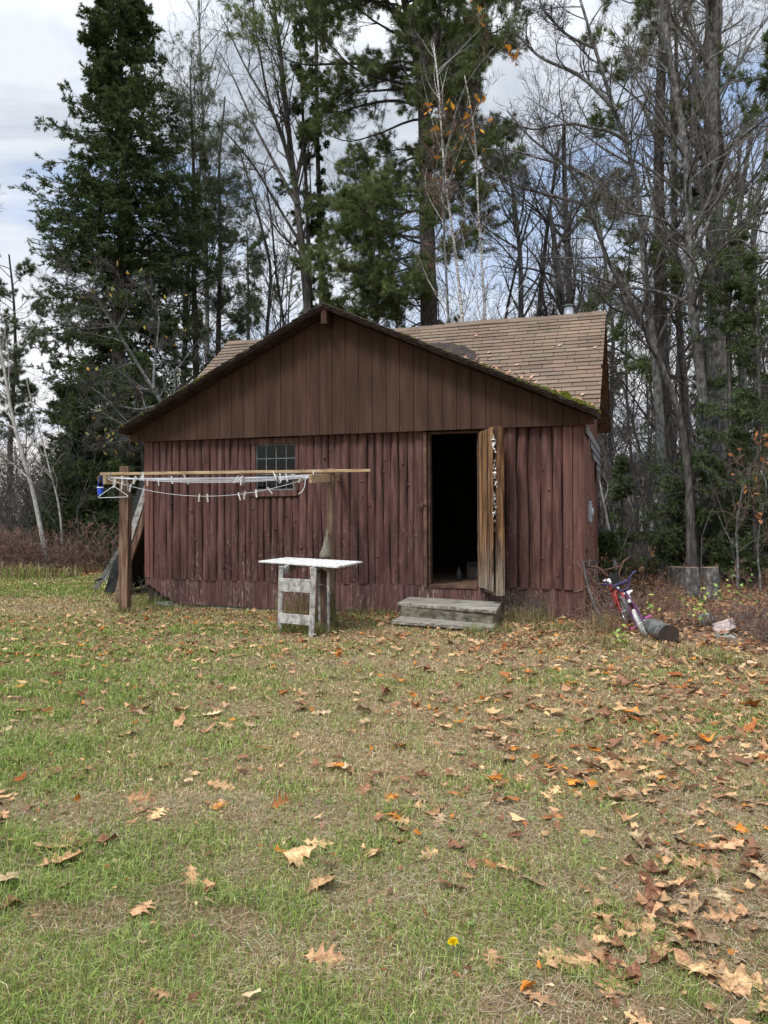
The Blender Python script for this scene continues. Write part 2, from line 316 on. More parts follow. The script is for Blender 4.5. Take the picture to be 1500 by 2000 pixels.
MT['twig_red'] = material('reddish_brown_twigs', [(.3, (.085, .05, .038)), (.7, (.17, .105, .08))], (3, 3, 3), 2, rough=.9)
MT['fol'] = attr_mat('needles', transl=.25)
MT['leafcol'] = attr_mat('small_leaves', transl=.25)
MT['fallen'] = attr_mat('dry_fallen_leaf', vary=.24, transl=.12, mott=(7, (.45, .36, .30), (1.18, 1.14, 1.08)))
MT['blade'] = attr_mat('grass_blades', transl=.2)
MT['sawn'] = material('sawn_wood_end', [(.3, (.10, .07, .045)), (.7, (.22, .16, .11))], (9, 9, 9), 3, rough=.9)
MT['siding_grey'] = material('pale_grey_siding', [(.3, (.24, .25, .23)), (.7, (.32, .33, .31))], (2, 2, 2), 2, rough=.8)
MT['roof_dark'] = material('dark_roofing', [(.3, (.06, .06, .06)), (.7, (.11, .11, .11))], (3, 3, 3), 2, rough=.9)
MT['stone'] = material('pale_field_stone', [(.3, (.20, .20, .19)), (.7, (.46, .46, .44))], (4, 4, 4), 3, rough=.9, bump=.01)
MT['pinkboard'] = material('faded_pink_board', [(.3, (.26, .20, .175)), (.7, (.42, .34, .30))], (9, 9, 9), 3, rough=.9)
def _glass():
    m = bpy.data.materials.new('window_glass'); m.use_nodes = True; t = m.node_tree; n = t.nodes; l = t.links; n.clear()
    g = n.new('ShaderNodeBsdfGlossy'); g.inputs['Roughness'].default_value = .03; tr = n.new('ShaderNodeBsdfTransparent'); tr.inputs[0].default_value = (.75, .8, .8, 1)
    fr = n.new('ShaderNodeFresnel'); fr.inputs[0].default_value = 1.28; mx = n.new('ShaderNodeMixShader'); o = n.new('ShaderNodeOutputMaterial')
    l.new(fr.outputs[0], mx.inputs[0]); l.new(tr.outputs[0], mx.inputs[1]); l.new(g.outputs[0], mx.inputs[2]); l.new(mx.outputs[0], o.inputs[0]); return m
MT['glass'] = _glass()
MT['dim'] = material('dim_card', [(.3, (.05, .045, .04)), (.7, (.09, .08, .07))], (4, 4, 4), 3)  # cardboard darkened, the dimness inside the doorway put into its colour
MT['window_grey'] = material('grey_window_bars', [(.3, (.10, .105, .10)), (.7, (.17, .175, .17))], (6, 6, 6), 3)
# ================================================================ THE SHED (local axes: x along the front wall, y into the building, z up)
TH = R(18); P0 = at(1135, 1213, 10.75); P0[2] = 0.0; W = 6.985
UX = np.array([math.cos(TH), -math.sin(TH), 0]); VX = np.array([math.sin(TH), math.cos(TH), 0])
def SW(u, v, z): return P0 + UX*u + VX*v + np.array([0, 0, z])
def SL(p): d = np.asarray(p)-P0; return np.array([d@UX, d@VX, d[2]])
def onv(px, py, v=0.0):            # pixel -> (x, z) on the vertical plane y = v of the shed
    r = ray(px, py); o = np.array([0, 0, EYE]); Q = P0+VX*v; t = ((Q-o)@VX)/(r@VX); p = o+r*t
    return float((p-P0)@UX), float(p[2])
shed = thing('garden_shed', 'maroon log-sided shed with brown gable, tan shingle roof and open doorway', 'shed', P0, rz=-TH)
rng = np.random.default_rng(11)
WIN = (-4.975, -4.288, 1.875, 2.62); DOOR = (-2.172, -1.43, .46, 2.69); LT = 2.72
# walls behind the cladding
m = MB(); t0, t1 = 0.02, .10
for a, b in (((-W, t0, .05), (WIN[0], t1, 2.95)), ((WIN[0], t0, .05), (WIN[1], t1, WIN[2])), ((WIN[0], t0, WIN[3]), (WIN[1], t1, 2.95)), ((WIN[1], t0, .05), (DOOR[0], t1, 2.95)),
             ((DOOR[0], t0, .05), (DOOR[1], t1, .43)), ((DOOR[0], t0, DOOR[3]+.01), (DOOR[1], t1, 2.95)), ((DOOR[1], t0, .05), (0, t1, 2.95))): m.box(a, b)
BV = 5.05; RV, RZ, SLP = 3.1, 5.0, .76
m.box((-W, BV-.08, .05), (0, BV, 3.4))
m.build('wall', MT['dark'], shed)
# both gable-end walls, boards standing up to the roof
for x0 in (-W, -.04):
    side = MB()
    y = .1
    while y < BV-.001:
        y2 = min(y+.21, BV)
        zt = lambda yy: RZ-.10-SLP*abs(RV-yy)
        pts = [(y, .05), (y2-.006, .05), (y2-.006, zt(y2))] + ([(RV, zt(RV))] if y < RV < y2 else []) + [(y, zt(y))]
        dx = rng.uniform(0, .006)
        side.prism([(x0+dx, a, b) for a, b in pts], (.038, 0, 0)); y = y2
    side.build('side_wall', MT['corner'], shed)
# half-round poles standing upright on the front and, seen at a slant, on the right side
def log_run(mb, fn, x0, x1, spans, r0, r1, seed, flat_first=0):
    g = np.random.default_rng(seed); x = x0
    while x < x1-.02:
        rw = g.uniform(r0, r1)
        if x+2*rw > x1-.03: rw = (x1-x)/2
        cx = x+rw; za, zb = spans(cx); za += g.uniform(-.012, .012)
        K, n = 22, 9; zs = np.linspace(za, zb, K); ph = g.uniform(0, 6.28, 4)
        amp = g.uniform(.003, .014); wob = amp*(np.sin(zs*2.1+ph[0])+.5*np.sin(zs*5+ph[1]))*np.sin(np.linspace(0, math.pi, K))**.3
        rad = rw*(1.02+.07*np.sin(zs*3.1+ph[2])+g.normal(0, .012, K))*np.linspace(g.uniform(.98, 1.06), g.uniform(.9, 1.0), K)
        dep = g.uniform(.60, .95)
        ang = np.linspace(0, math.pi, n); v = []
        for k in range(K):
            for a in ang: v.append(fn(cx+wob[k]-rad[k]*math.cos(a), -rad[k]*dep*math.sin(a)**.8, zs[k]))
        q = [[k*n+i, k*n+i+1, (k+1)*n+i+1, (k+1)*n+i] for k in range(K-1) for i in range(n-1)]
        mb.add(v, q, [list(range(n))[::-1]], [list(range((K-1)*n, K*n))])
        for _ in range(g.poisson(1.3)):       # knots left where branches were cut
            zk = g.uniform(za+.1, zb-.1); a = g.uniform(.7, 2.4); rk = g.uniform(.010, .022)
            c = np.array(fn(cx-rw*math.cos(a)*.95, -rw*dep*math.sin(a)*.95, zk)); d = np.array(fn(cx-(rw+.02)*math.cos(a), -(rw+.02)*dep*math.sin(a), zk-.004))
            mb.tube([c, c+(d-c)*.8, d], [rk*1.3, rk, rk*.35], 7)
        x = cx+rw+g.uniform(-.002, .006)
ls = MB()
def sp_front(x):
    if WIN[0]-.10 < x < WIN[1]+.04: return (.44, 1.76)
    return (.44, LT)
log_run(ls, lambda x, y, z: (x, y+.012, z), -W+.13, WIN[0]-.10, sp_front, .054, .073, 3)
log_run(ls, lambda x, y, z: (x, y+.012, z), WIN[0]-.10, WIN[1]+.04, sp_front, .042, .070, 4)
log_run(ls, lambda x, y, z: (x, y+.012, z), WIN[1]+.04, DOOR[0]-.06, sp_front, .050, .078, 5)
log_run(ls, lambda x, y, z: (x, y+.012, z), DOOR[1]+.03, -.235, lambda x: (.43, LT), .076, .098, 6)
ls.build('log_siding', MT['logs'], shed, smooth=False)
sl_ = MB(); log_run(sl_, lambda x, y, z: (.0-y*1.0, x, z), .12, 2.6, lambda x: (.35 if x < .5 else .1, 2.72), .07, .10, 8)
sl_.build('log_siding', MT['corner'], shed)
m = MB(); m.box((-W-.03, -.035, .46), (-W+.06, .03, LT)); m.box((-W+.064, -.030, .45), (-W+.125, .03, LT)); m.build('corner_board', MT['corner'], shed, bev=.004)
m = MB(); m.box((-.23, -.055, .43), (-.105, .02, LT)); m.box((-.10, -.045, .42), (.03, .02, LT)); m.box((.031, -.03, .12), (.055, .11, LT))
m.build('corner_board', MT['corner'], shed, bev=.004)
# plywood skirt with grooves, rotted away at the left end
m = MB(); x = -W-.02; k = 0
while x < .02:
    x2 = min(x+.203, .03); zb = .03+.012*math.sin(x*3)
    if k == 0: zb = .30
    if k == 1: zb = .19
    if k == 2: zb = .09
    if DOOR[0]-.2 < x < DOOR[1]+.3: pass
    xs = np.linspace(x, x2-.006, 7); jag = rng.normal(0, .028 if k < 3 else .005, 7)
    if k < 3: jag += np.linspace(.06, -.05, 7)
    bot = [(a, -.028, zb+j) for a, j in zip(xs, jag)]
    m.prism(bot+[(x2-.006, -.028, .445+(.0 if k % 6 else .003)), (x, -.028, .445)], (0, .03, 0)); x = x2; k += 1
m.build('skirting', MT['skirt'], shed)
m = MB(); m.box((-W+.25, .0, -.25), (-.02, .12, .075)); m.box((-W, BV-.1, -.25), (0, BV, .07)); m.box((-.1, .13, -.25), (-.005, BV-.1, .08)); m.build('foundation', MT['concrete'], shed, bev=.01)
# brown grooved gable panel hung in front of the poles
GU, EZ, GR = -3.65, 2.84, 4.60
def wz(u): return GR-(u-GU)*(GR-EZ)/(.25-GU) if u > GU else GR-(GU-u)*(GR-2.875)/(GU+7.235)
m = MB(); x = -7.25; PV = -.13
while x < .19:
    x2 = min(x+.213, .20); top = lambda a: wz(a)-.075
    pts = [(x+.004, PV, 2.70), (x2-.004, PV, 2.70), (x2-.004, PV, max(top(x2), 2.702))] + ([(GU, PV, top(GU))] if x < GU < x2 else []) + [(x+.004, PV, max(top(x), 2.702))]
    m.prism(pts, (0, .014+rng.uniform(0, .001), 0)); x = x2
m.build('gable_panel', MT['gable'], shed)
m = MB(); m.prism([(-7.24, PV+.017, 2.702), (.19, PV+.017, 2.702), (.19, PV+.017, EZ-.06), (GU, PV+.017, GR-.09), (-7.24, PV+.017, 2.79)], (0, .02, 0))
for u in np.arange(-7.0, .1, .6): m.box((u, PV+.04, 2.705), (u+.04, .0, 2.76))
m.build('panel_backing', MT['dark'], shed)
m = MB(); m.box((GU-.045, -.40, 4.31), (GU+.045, -.115, 4.535)); m.build('ridge_beam', MT['gable'], shed, bev=.006)
# ---- roofs
def shingles(mb, o, a, d, nn, rlen, slen, keep, cols, expo=.133, tab=.36, seed=1, lift=0.0):
    g = np.random.default_rng(seed); o, a, d, nn = map(lambda q: np.array(q, float), (o, a, d, nn)); rows = int(slen/expo)+1
    for k in range(rows):
        s0 = k*expo-.012; s1 = min((k+1)*expo, slen); off = -((k*.5+g.uniform(-.06, .06)) % 1)*tab; r = off
        while r < rlen:
            w_ = tab*g.uniform(.97, 1.03); ra, rb = max(r, 0), min(r+w_-.009, rlen); r += w_
            if rb-ra < .02 or not keep((ra+rb)/2, (s0+s1)/2): continue
            c = np.array(cols[0])*(1+g.normal(0, .09)); c = c*(np.array([1, 1, 1])+g.normal(0, .02, 3))
            if g.random() < .006: c = np.array(cols[1])*g.uniform(.8, 1.2)
            l1 = lift+.017+g.uniform(0, .006); l0 = lift+.004; e = g.uniform(-.004, .006); th = .009
            P = lambda rr, ss, hh: o+a*rr+d*ss+nn*hh
            mb.hexa([P(ra, s1+e, l1-th), P(rb, s1+e+g.uniform(-.004, .004), l1-th), P(rb, s0, l0-th), P(ra, s0, l0-th), P(ra, s1+e, l1), P(rb, s1+e, l1), P(rb, s0, l0), P(ra, s0, l0)], col=np.clip(c, .02, .8))
TAN = [(.150, .108, .078), (.13, .13, .12)]
# main roof: ridge parallel to the front wall
U0, U1 = -7.2, .245; FE, BE = .42, 5.50
rl = U1-U0
def zm(v): return RZ-SLP*abs(RV-v)
vall = lambda u: RV-(RZ-wz(u))/SLP            # where main and cross roofs meet
deck = MB()
for va, vb in ((FE, RV), (BE, RV)):
    deck.hexa([(U0, va, zm(va)-.035), (U1-.01, va, zm(va)-.035), (U1-.01, vb, zm(vb)-.035), (U0, vb, zm(vb)-.035), (U0, va, zm(va)), (U1-.01, va, zm(va)), (U1-.01, vb, zm(vb)), (U0, vb, zm(vb))])
deck.build('main_roof_deck', MT['dark'], shed)
# roof boards seen from below past the gable end
m = MB(); nb = 24
for va, vb in ((FE+.02, RV), (RV, BE)):
    vv = np.linspace(va, vb, nb+1)
    for i in range(nb):
        a, b = vv[i]+.006, vv[i+1]-.006; j = rng.uniform(0, .006)
        m.hexa([(U0+.02, a, zm(a)-.056-j), (U1-.02, a, zm(a)-.056-j), (U1-.02, b, zm(b)-.056-j), (U0+.02, b, zm(b)-.056-j), (U0+.02, a, zm(a)-.038), (U1-.02, a, zm(a)-.038), (U1-.02, b, zm(b)-.038), (U0+.02, b, zm(b)-.038)])
m.build('roof_boarding', MT['post'], shed)
m = MB(); n1 = np.array([0, -SLP, 1.])/math.hypot(1, SLP); dn = np.array([0, -1, -SLP])/math.hypot(1, SLP); sl1 = (RV-FE)*math.hypot(1, SLP)
def keepm(r_, s_):
    u = U0+r_; v = RV-s_/math.hypot(1, SLP); return v > vall(u)-.12
shingles(m, (U0, RV, RZ), (1, 0, 0), dn, n1, rl, sl1, keepm, TAN, seed=21)
n2 = np.array([0, SLP, 1.])/math.hypot(1, SLP); dn2 = np.array([0, 1, -SLP])/math.hypot(1, SLP)
shingles(m, (U0, RV, RZ), (1, 0, 0), dn2, n2, rl, (BE-RV)*math.hypot(1, SLP), lambda a, b: True, TAN, seed=22, tab=.45, expo=.2)
x = U0
while x < U1-.05:                   # ridge cap pieces
    x2 = min(x+.24, U1); z_ = RZ+.028+rng.uniform(0, .008)+.012*math.sin(x*2.3); c = np.array(TAN[0])*rng.uniform(.75, 1.05)
    for sg in (-1, 1):
        dvv = .12; m.hexa([(x, RV+sg*dvv, z_-SLP*dvv-.012), (x2, RV+sg*dvv, z_-SLP*dvv-.012), (x2, RV, z_-.012), (x, RV, z_-.012), (x, RV+sg*dvv, z_-SLP*dvv), (x2, RV+sg*dvv, z_-SLP*dvv), (x2, RV, z_), (x, RV, z_+.006)], col=c)
    x = x2
m.build('main_roof', MT['shingle'], shed)
# cross roof over the front gable
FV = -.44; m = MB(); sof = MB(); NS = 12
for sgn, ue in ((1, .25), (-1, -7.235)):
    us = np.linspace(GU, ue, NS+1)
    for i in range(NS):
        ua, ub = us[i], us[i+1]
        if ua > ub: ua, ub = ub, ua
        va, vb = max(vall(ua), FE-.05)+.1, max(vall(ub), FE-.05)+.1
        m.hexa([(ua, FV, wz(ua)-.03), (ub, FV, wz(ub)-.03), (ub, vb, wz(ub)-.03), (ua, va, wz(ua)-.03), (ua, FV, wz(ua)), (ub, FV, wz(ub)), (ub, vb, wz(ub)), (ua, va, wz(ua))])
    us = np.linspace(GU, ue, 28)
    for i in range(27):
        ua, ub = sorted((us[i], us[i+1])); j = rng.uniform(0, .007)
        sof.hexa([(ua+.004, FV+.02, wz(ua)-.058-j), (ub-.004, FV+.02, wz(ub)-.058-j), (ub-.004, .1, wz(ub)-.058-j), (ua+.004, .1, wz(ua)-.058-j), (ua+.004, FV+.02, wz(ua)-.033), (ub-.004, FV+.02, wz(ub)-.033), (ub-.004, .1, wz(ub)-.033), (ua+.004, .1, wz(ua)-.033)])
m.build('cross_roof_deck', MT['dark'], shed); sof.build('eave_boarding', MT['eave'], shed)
m = MB()
for sgn, ue, ze in ((1, .25, EZ), (-1, -7.235, 2.875)):
    L = math.hypot(ue-GU, GR-ze); d = np.array([(ue-GU)/L, 0, (ze-GR)/L]); nn = np.array([-d[2], 0, d[0]])*sgn
    if nn[2] < 0: nn = -nn
    shingles(m, (GU, FV-.02, GR), (0, 1, 0), d, nn, 3.2, L, lambda r_, s_, d=d: FV+r_ < max(vall(GU+d[0]*s_), FE)+.05, [(.075, .062, .050), (.06, .07, .045)], seed=30+sgn, tab=.33, lift=.002)
m.build('cross_roof', MT['shingle'], shed)
# tar patch, needles, fallen leaves and moss gathered in the valley and on the rake
m = MB(); g = np.random.default_rng(8)
ctr = np.array([-1.95, 0, 0])
ns = 900; u = g.uniform(-2.6, .2, ns)
v = np.maximum(vall_ := np.array([vall(a) for a in u]), .0)*0 + g.uniform(-.42, .5, ns); keep = v < vall_+.1
u, v = u[keep], v[keep]; z = np.array([wz(a) for a in u])+.03; n_ = len(u); a = g.uniform(0, 6.28, n_); L = g.uniform(.02, .06, n_)
dx = np.stack([np.cos(a)*L, np.sin(a)*L, g.normal(0, .012, n_)-np.cos(a)*L*.45], 1); c0 = np.stack([u, v, z], 1); wd = np.stack([-np.sin(a), np.cos(a), a*0], 1)*.006
vv = np.stack([c0-dx-wd, c0-dx+wd, c0+dx], 1).reshape(-1, 3); col = np.repeat(np.array([.22, .13, .075])*g.uniform(.6, 1.5, (n_, 1)), 3, 0)
m.add(vv, np.arange(3*n_).reshape(-1, 3), col=col)
def onroof(px, py, lift=.0):
    r_ = ray(px, py); o = np.array([0, 0, EYE]); oL = SL(o); dL = np.array([r_@UX, r_@VX, r_[2]]); t = (RZ+lift-SLP*RV+SLP*oL[1]-oL[2])/(dL[2]-SLP*dL[1]); return oL+dL*t
rake = lambda x: np.interp(x, [740, 850, 950, 1050, 1167], [636, 686, 722, 764, 803])
for i in range(620):
    x = g.uniform(835, 1165); hh = np.interp(x, [835, 870, 920, 1040, 1165], [4, 10, 15, 22, 12]); c_ = onroof(x, rake(x)+4-abs(g.normal(0, .55))*hh, .03+g.uniform(0, .03))
    s_ = g.uniform(.015, .05); a = g.uniform(0, 6.28); e = np.array([math.cos(a), math.sin(a), g.normal(0, .3)+.5*math.sin(a)])*s_; f_ = np.array([-math.sin(a), math.cos(a), g.normal(0, .4)+.5*math.cos(a)])*s_*.6
    m.add([c_-e, c_+f_, c_+e+np.array([0, 0, s_*.4]), c_-f_], [[0, 1, 2, 3]], col=np.array([[.26, .145, .085], [.18, .10, .065], [.38, .24, .16]][g.integers(0, 3)])*g.uniform(.6, 1.3))
for px_, py_ in ((1093, 674), (1162, 678), (955, 688), (930, 655), (1010, 712), (895, 700), (1072, 760), (1138, 770)):
    s_ = .038; c_ = onroof(px_, py_, .04); m.add([c_+np.array([-s_, 0, 0]), c_+np.array([0, -s_*.8, -s_*.5]), c_+np.array([s_, .01, .02]), c_+np.array([0, s_*.7, s_*.6])], [[0, 1, 2, 3]], col=(.40, .26, .18))
m.build('roof_debris', MT['moss'], shed, recalc=False)
m = MB()                             # black felt patch lying where the two roofs meet
FP = [(838, 670), (846, 671.5), (858, 669.5), (868, 672), (884, 671.5), (898, 676), (908, 676), (917, 683), (926, 686), (929, 695), (937, 700), (928, 706), (905, 703), (880, 695), (855, 685)]
m.prism([onroof(x, y, .030) for x, y in FP], (0, 0, .012))
m.build('felt_patch', MT['dark'], shed)
m = MB(); g = np.random.default_rng(9)
def mossy(cu, cv, cz, rad, n, h):
    a = g.uniform(0, 6.28, n); r_ = rad*np.sqrt(g.uniform(0, 1, n)); hh = h*(1-(r_/rad)**2)
    c0 = np.stack([cu+r_*np.cos(a), cv+r_*np.sin(a)*.8, cz+hh-.46*(r_*np.cos(a))], 1); L = g.uniform(.010, .022, n)
    d_ = np.stack([np.cos(a)*.6, np.sin(a)*.6, np.ones(n)], 1)*L[:, None]; b_ = g.uniform(0, 6.28, n); wd = np.stack([np.cos(b_), np.sin(b_), b_*0], 1)*.007
    lo = c0.copy(); lo[:, 2] -= .02
    vv = np.stack([lo-wd, lo+wd, c0+d_], 1).reshape(-1, 3); col = np.repeat(np.array([.15, .165, .028])*g.uniform(.45, 1.35, (n, 1))*np.array([1, 1, 1]), 3, 0)
    m.add(vv, np.arange(3*n).reshape(-1, 3), col=col)
for k in range(26):
    u = .20-.75*(k/26)**1.1+g.normal(0, .02); mossy(u, g.uniform(-.44, -.05), wz(u)+.02, g.uniform(.03, .08), 260, g.uniform(.01, .035))
for px_, py_, rd_, h_ in ((1106, 772, .09, .07), (1128, 783, .08, .03), (1145, 788, .10, .04), (1157, 796, .07, .03), (1118, 786, .05, .02)):
    q_ = onroof(px_, py_, .02); mossy(q_[0], q_[1], q_[2]-.02, rd_, 700, h_)
for k in range(20):
    u = g.uniform(-2.6, -.5); mossy(u, g.uniform(-.45, -.40), wz(u)+.012, g.uniform(.015, .03), 50, .01)
for k in range(22):
    u = g.uniform(-7.2, -5.4); mossy(u, g.uniform(-.45, -.40), wz(u)+.012, g.uniform(.015, .04), 50, .01)
m.build('moss', MT['moss'], shed, recalc=False)
# flue
m = MB(); fx, fv = -.43, 3.55; m.lathe((fx, fv, 4.5), [(.088, 0), (.088, .62), (.092, .62), (.092, .66), (.088, .66), (.088, .78)], 20); flue = m.build('stove_pipe', MT['galv'], shed, smooth=False)
m = MB(); m.lathe((fx, fv, 5.20), [(.07, 0), (.07, .05), (.135, .065), (.12, .085), (.05, .115), (.005, .12)], 20)
for a in (0, 2.1, 4.2): m.box((fx+.08*math.cos(a)-.006, fv+.08*math.sin(a)-.006, 5.18), (fx+.08*math.cos(a)+.006, fv+.08*math.sin(a)+.006, 5.27))
m.build('rain_cap', MT['cap'], flue)
# window
x0, x1, z0, z1 = WIN
m = MB(); m.box((x0-.09, -.035, z1-.02), (x1+.05, .03, z1+.07)); m.box((x0-.10, -.055, z0-.10), (x1+.04, .03, z0-.005)); m.box((x0-.07, -.03, z0-.004), (x0, .05, z1-.021)); m.box((x1, -.03, z0-.004), (x1+.05, .05, z1-.021))
win = m.build('window', MT['logs'], shed, bev=.004)
m = MB()
for i in (1, 2, 3): xx = x0+(x1-x0)*i/4; m.box((xx-.005, .012, z0), (xx+.006, .032, z1-.02))
for i in (1, 2): zz_ = z0+(z1-z0)*i/3; m.box((x0, .010, zz_-.006), (x1, .030, zz_+.006))
m.box((x0, .008, z0), (x0+.018, .034, z1-.02)); m.box((x1-.018, .008, z0), (x1, .034, z1-.02)); m.box((x0+.019, .008, z0), (x1-.019, .034, z0+.02)); m.box((x0+.019, .008, z1-.04), (x1-.019, .034, z1-.021))
m.build('muntin', MT['window_grey'], win)
m = MB(); m.box((x0, .020, z0), (x1, .023, z1-.02)); m.build('pane', MT['glass'], win)
# doorway
m = MB(); a, b, c, d = DOOR
m.box((a-.055, -.075, c-.04), (a-.005, .10, d)); m.box((a-.003, -.01, c-.02), (a+.03, .12, d)); m.box((b-.012, -.01, c-.02), (b+.025, .12, d)); m.box((a+.03, -.045, c-.05), (b-.012, .14, c)); m.box((a+.03, .0, d-.03), (b-.012, .1, d+.0))
m.build('door_frame', MT['rail' if False else 'soffit'], shed, bev=.004)
m = MB(); m.box((-W+.08, .13, .38), (-.08, BV-.1, .44)); m.build('floor', MT['post'], shed)
dd = np.array([.42, -.907, 0]); dn_ = np.array([.907, .42, 0]); hp = np.array([DOOR[1]+.002, -.02, 0]); DWd = .745
def dpt(s, t, z): return hp+dd*s+dn_*t+np.array([0, 0, z])
def dbox(mb, s0, s1, t0, t1, z0, z1, sk=0):
    mb.hexa([dpt(s0, t0, z0+sk), dpt(s1, t0, z0), dpt(s1, t1, z0), dpt(s0, t1, z0+sk), dpt(s0, t0, z1), dpt(s1, t0, z1), dpt(s1, t1, z1), dpt(s0, t1, z1)])
m = MB(); s = 0.0
for wd in (.16, .12, .17, .14, .155): dbox(m, s+.006, s+wd-.006, rng.uniform(0, .008), .028, .44+rng.uniform(-.01, .01), 2.655); s += wd
door = m.build('door', MT['door_wood'], shed, bev=.003)
m = MB(); s = 0.0; K = 18
for wd in (.15, .14, .16, .14, .155):       # half-round poles on the outer face, sawn flat at the free edge
    c = s+wd/2
    ang = np.linspace(0, math.pi, 8); poly = [dpt(c-math.cos(a)*wd/2, .125+.075*math.sin(a), .385) for a in ang]+[dpt(s+wd, .066, .385), dpt(s, .066, .385)]
    m.prism(poly, (0, 0, 2.285)); s += wd
m.build('outer_slab', MT['door_wood'], door)
m = MB(); dbox(m, .02, .70, .03, .064, .46, .53); dbox(m, .02, .715, .03, .064, 1.25, 1.31); dbox(m, .02, .715, .03, .064, 2.56, 2.63); dbox(m, .02, .10, .031, .063, .54, 1.24); dbox(m, .02, .10, .031, .063, 1.32, 2.55); m.build('door_rail', MT['soffit'], door)
m = MB(); g = np.random.default_rng(3)        # crumpled stuffing bursting from the gap
for i in range(38):
    z = [g.uniform(1.95, 2.35), g.uniform(1.62, 1.95), g.uniform(2.35, 2.56)][i % 3] if i < 30 else g.uniform(1.35, 1.6); s_ = g.uniform(.02, .05); out = g.uniform(-.05, .018)
    c = dpt(DWd+out, g.uniform(.028, .066), z); v = g.normal(size=(5, 3)); v = nrm(v)*s_*np.array([.7, .7, 1]); v = v+c
    m.add(v, [[0, 1, 2], [0, 2, 3], [0, 3, 4], [0, 4, 1], [1, 2, 3], [1, 3, 4]])
m.build('stuffing', MT['paper'], door)
m = MB(); m.box((DOOR[0]-.14, -.10, 1.62), (DOOR[0]-.02, -.075, 1.635)); m.box((DOOR[0]-.085, -.11, 1.60), (DOOR[0]-.06, -.07, 1.66)); m.build('latch', MT['rust'], shed)
# meter box and the ragged shingled corner under the right eave
m = MB(); m.box((.06, .72, 1.36), (.105, .98, 1.62)); m.box((.06, .80, 1.62), (.10, .90, 1.67)); m.lathe((.105, .85, 1.50), [(.075, 0), (.07, .02), (.02, .028)], 14, (1, 0, 0)); m.build('meter_box', MT['meter'], shed, bev=.005)
m = MB()
for k in range(7):
    a, b = .03+k*.62, .03+(k+1)*.62-.02; zl = lambda y: 2.70-.135*y
    for j in range(5):
        z1_ = 2.74-j*.12; z0_ = z1_-.14
        if z0_ < zl(a)-.10: continue
        m.hexa([(.070, a, z0_), (.088, a, z0_), (.088, b, z0_), (.070, b, z0_), (.060, a, z1_), (.072, a, z1_), (.072, b, z1_), (.060, b, z1_)])
m.build('shingle_strip', MT['grey_shingle'], shed)
# vague things standing inside, just past the sill
t = thing('jug', 'pale plastic jug on the floor just inside the dark doorway', 'jug', SW(-1.93, .95, .445), rz=-TH)
m = MB(); m.lathe((0, 0, 0), [(.05, 0), (.055, .02), (.055, .15), (.03, .2), (.018, .22), (.018, .25)], 14); m.build('jug_body', MT['cap'], t, smooth=True)  # pale jug coloured dark: the indoor shade is put into its colour
m = MB(); m.lathe((0, 0, .25), [(.02, 0), (.02, .02), (.005, .024)], 10); m.build('lid', MT['cap'], t); t.scale = (.8, .8, .75)
t = thing('storage_box', 'dim cardboard box beside the jug inside the doorway', 'box', SW(-1.76, 1.35, .445), rz=-TH+.2)
m = MB(); m.box((-.12, -.1, 0), (.12, .1, .26)); m.build('carton', MT['dim'], t, bev=.003)
m = MB(); m.box((-.12, -.16, .255), (.12, -.101, .262)); m.build('flap', MT['dim'], t)
# steps
t = thing('wooden_steps', 'grey weathered two-tread wooden steps below the open doorway', 'steps', gp(870, 1215))
org = t.location
def slab(mb, pts, z, th, jit=.0):
    p = [onz(x, y, z) for x, y in pts]; mb.hexa([q-np.array([0, 0, th]) for q in p]+p)
m = MB(); slab(m, [(776, 1177), (969, 1192), (980, 1175.5), (799, 1165.5)], .275, .045); m.build('tread', MT['step'], t, org, bev=.005)
m = MB(); slab(m, [(766, 1212), (964, 1226), (968, 1216), (782, 1203)], .095, .045); m.build('tread', MT['step'], t, org, bev=.005)
f0, f1, b1, b0 = onz(783, 1178, .275), onz(964, 1191.5, .275), onz(976, 1177, .275), onz(800, 1167, .275)
m = MB(); e = np.array([0, .03, 0]); z_ = lambda p, z: np.array([p[0], p[1], z])
m.hexa([z_(f0+e, .0), z_(f1+e, .0), z_(f1+2*e, .0), z_(f0+2*e, .0), z_(f0+e, .228), z_(f1+e, .228), z_(f1+2*e, .228), z_(f0+2*e, .228)]); m.build('riser', MT['step_riser'], t, org, bev=.004)
for p, q in ((f1+2.2*e, b1), (f0+2.2*e, b0)):
    m = MB(); m.beam(z_(p, .105), z_(q, .105), .035, .24); m.build('side_board', MT['step_riser'], t, org, bev=.004)
# ================================================================ THINGS IN THE YARD
# work table
t = thing('work_table', 'rough outdoor table with peeling white board top on grey ladder-like legs', 'table', onz(600, 1240, 0)); org = t.location
zt = .875; L_, Rr, Fr = onz(504.5, 1095.3, zt), onz(708, 1096.3, zt), onz(659, 1105, zt); Bk = L_+Rr-Fr
up = lambda p, h: p+np.array([0, 0, h])
m = MB(); m.hexa([up(L_, -.022), up(Fr, -.03), up(Rr, -.022), up(Bk, -.022), up(L_, 0), up(Fr, -.006), up(Rr, 0), up(Bk, 0)]); m.build('tabletop', MT['tabletop'], t, org, bev=.004)
fa, fb = gp(547, 1238), gp(608, 1244)
def post(mb, p, ztop, wx=.062, wy=.09): mb.beam(p+np.array([0, 0, -.05]), np.array([p[0], p[1], ztop]), wx, wy, up=(0, 1, 0))
m = MB(); m.beam(up(fa, -.05), np.array([fa[0]+.02, fa[1], zt-.024]), .055, .09, up=(0, 1, 0)); m.build('leg', MT['weathered'], t, org, bev=.004)
m = MB(); m.beam(up(fb, -.05), np.array([fb[0]+.035, fb[1], zt-.032]), .065, .09, up=(0, 1, 0)); m.build('leg', MT['weathered'], t, org, bev=.004)
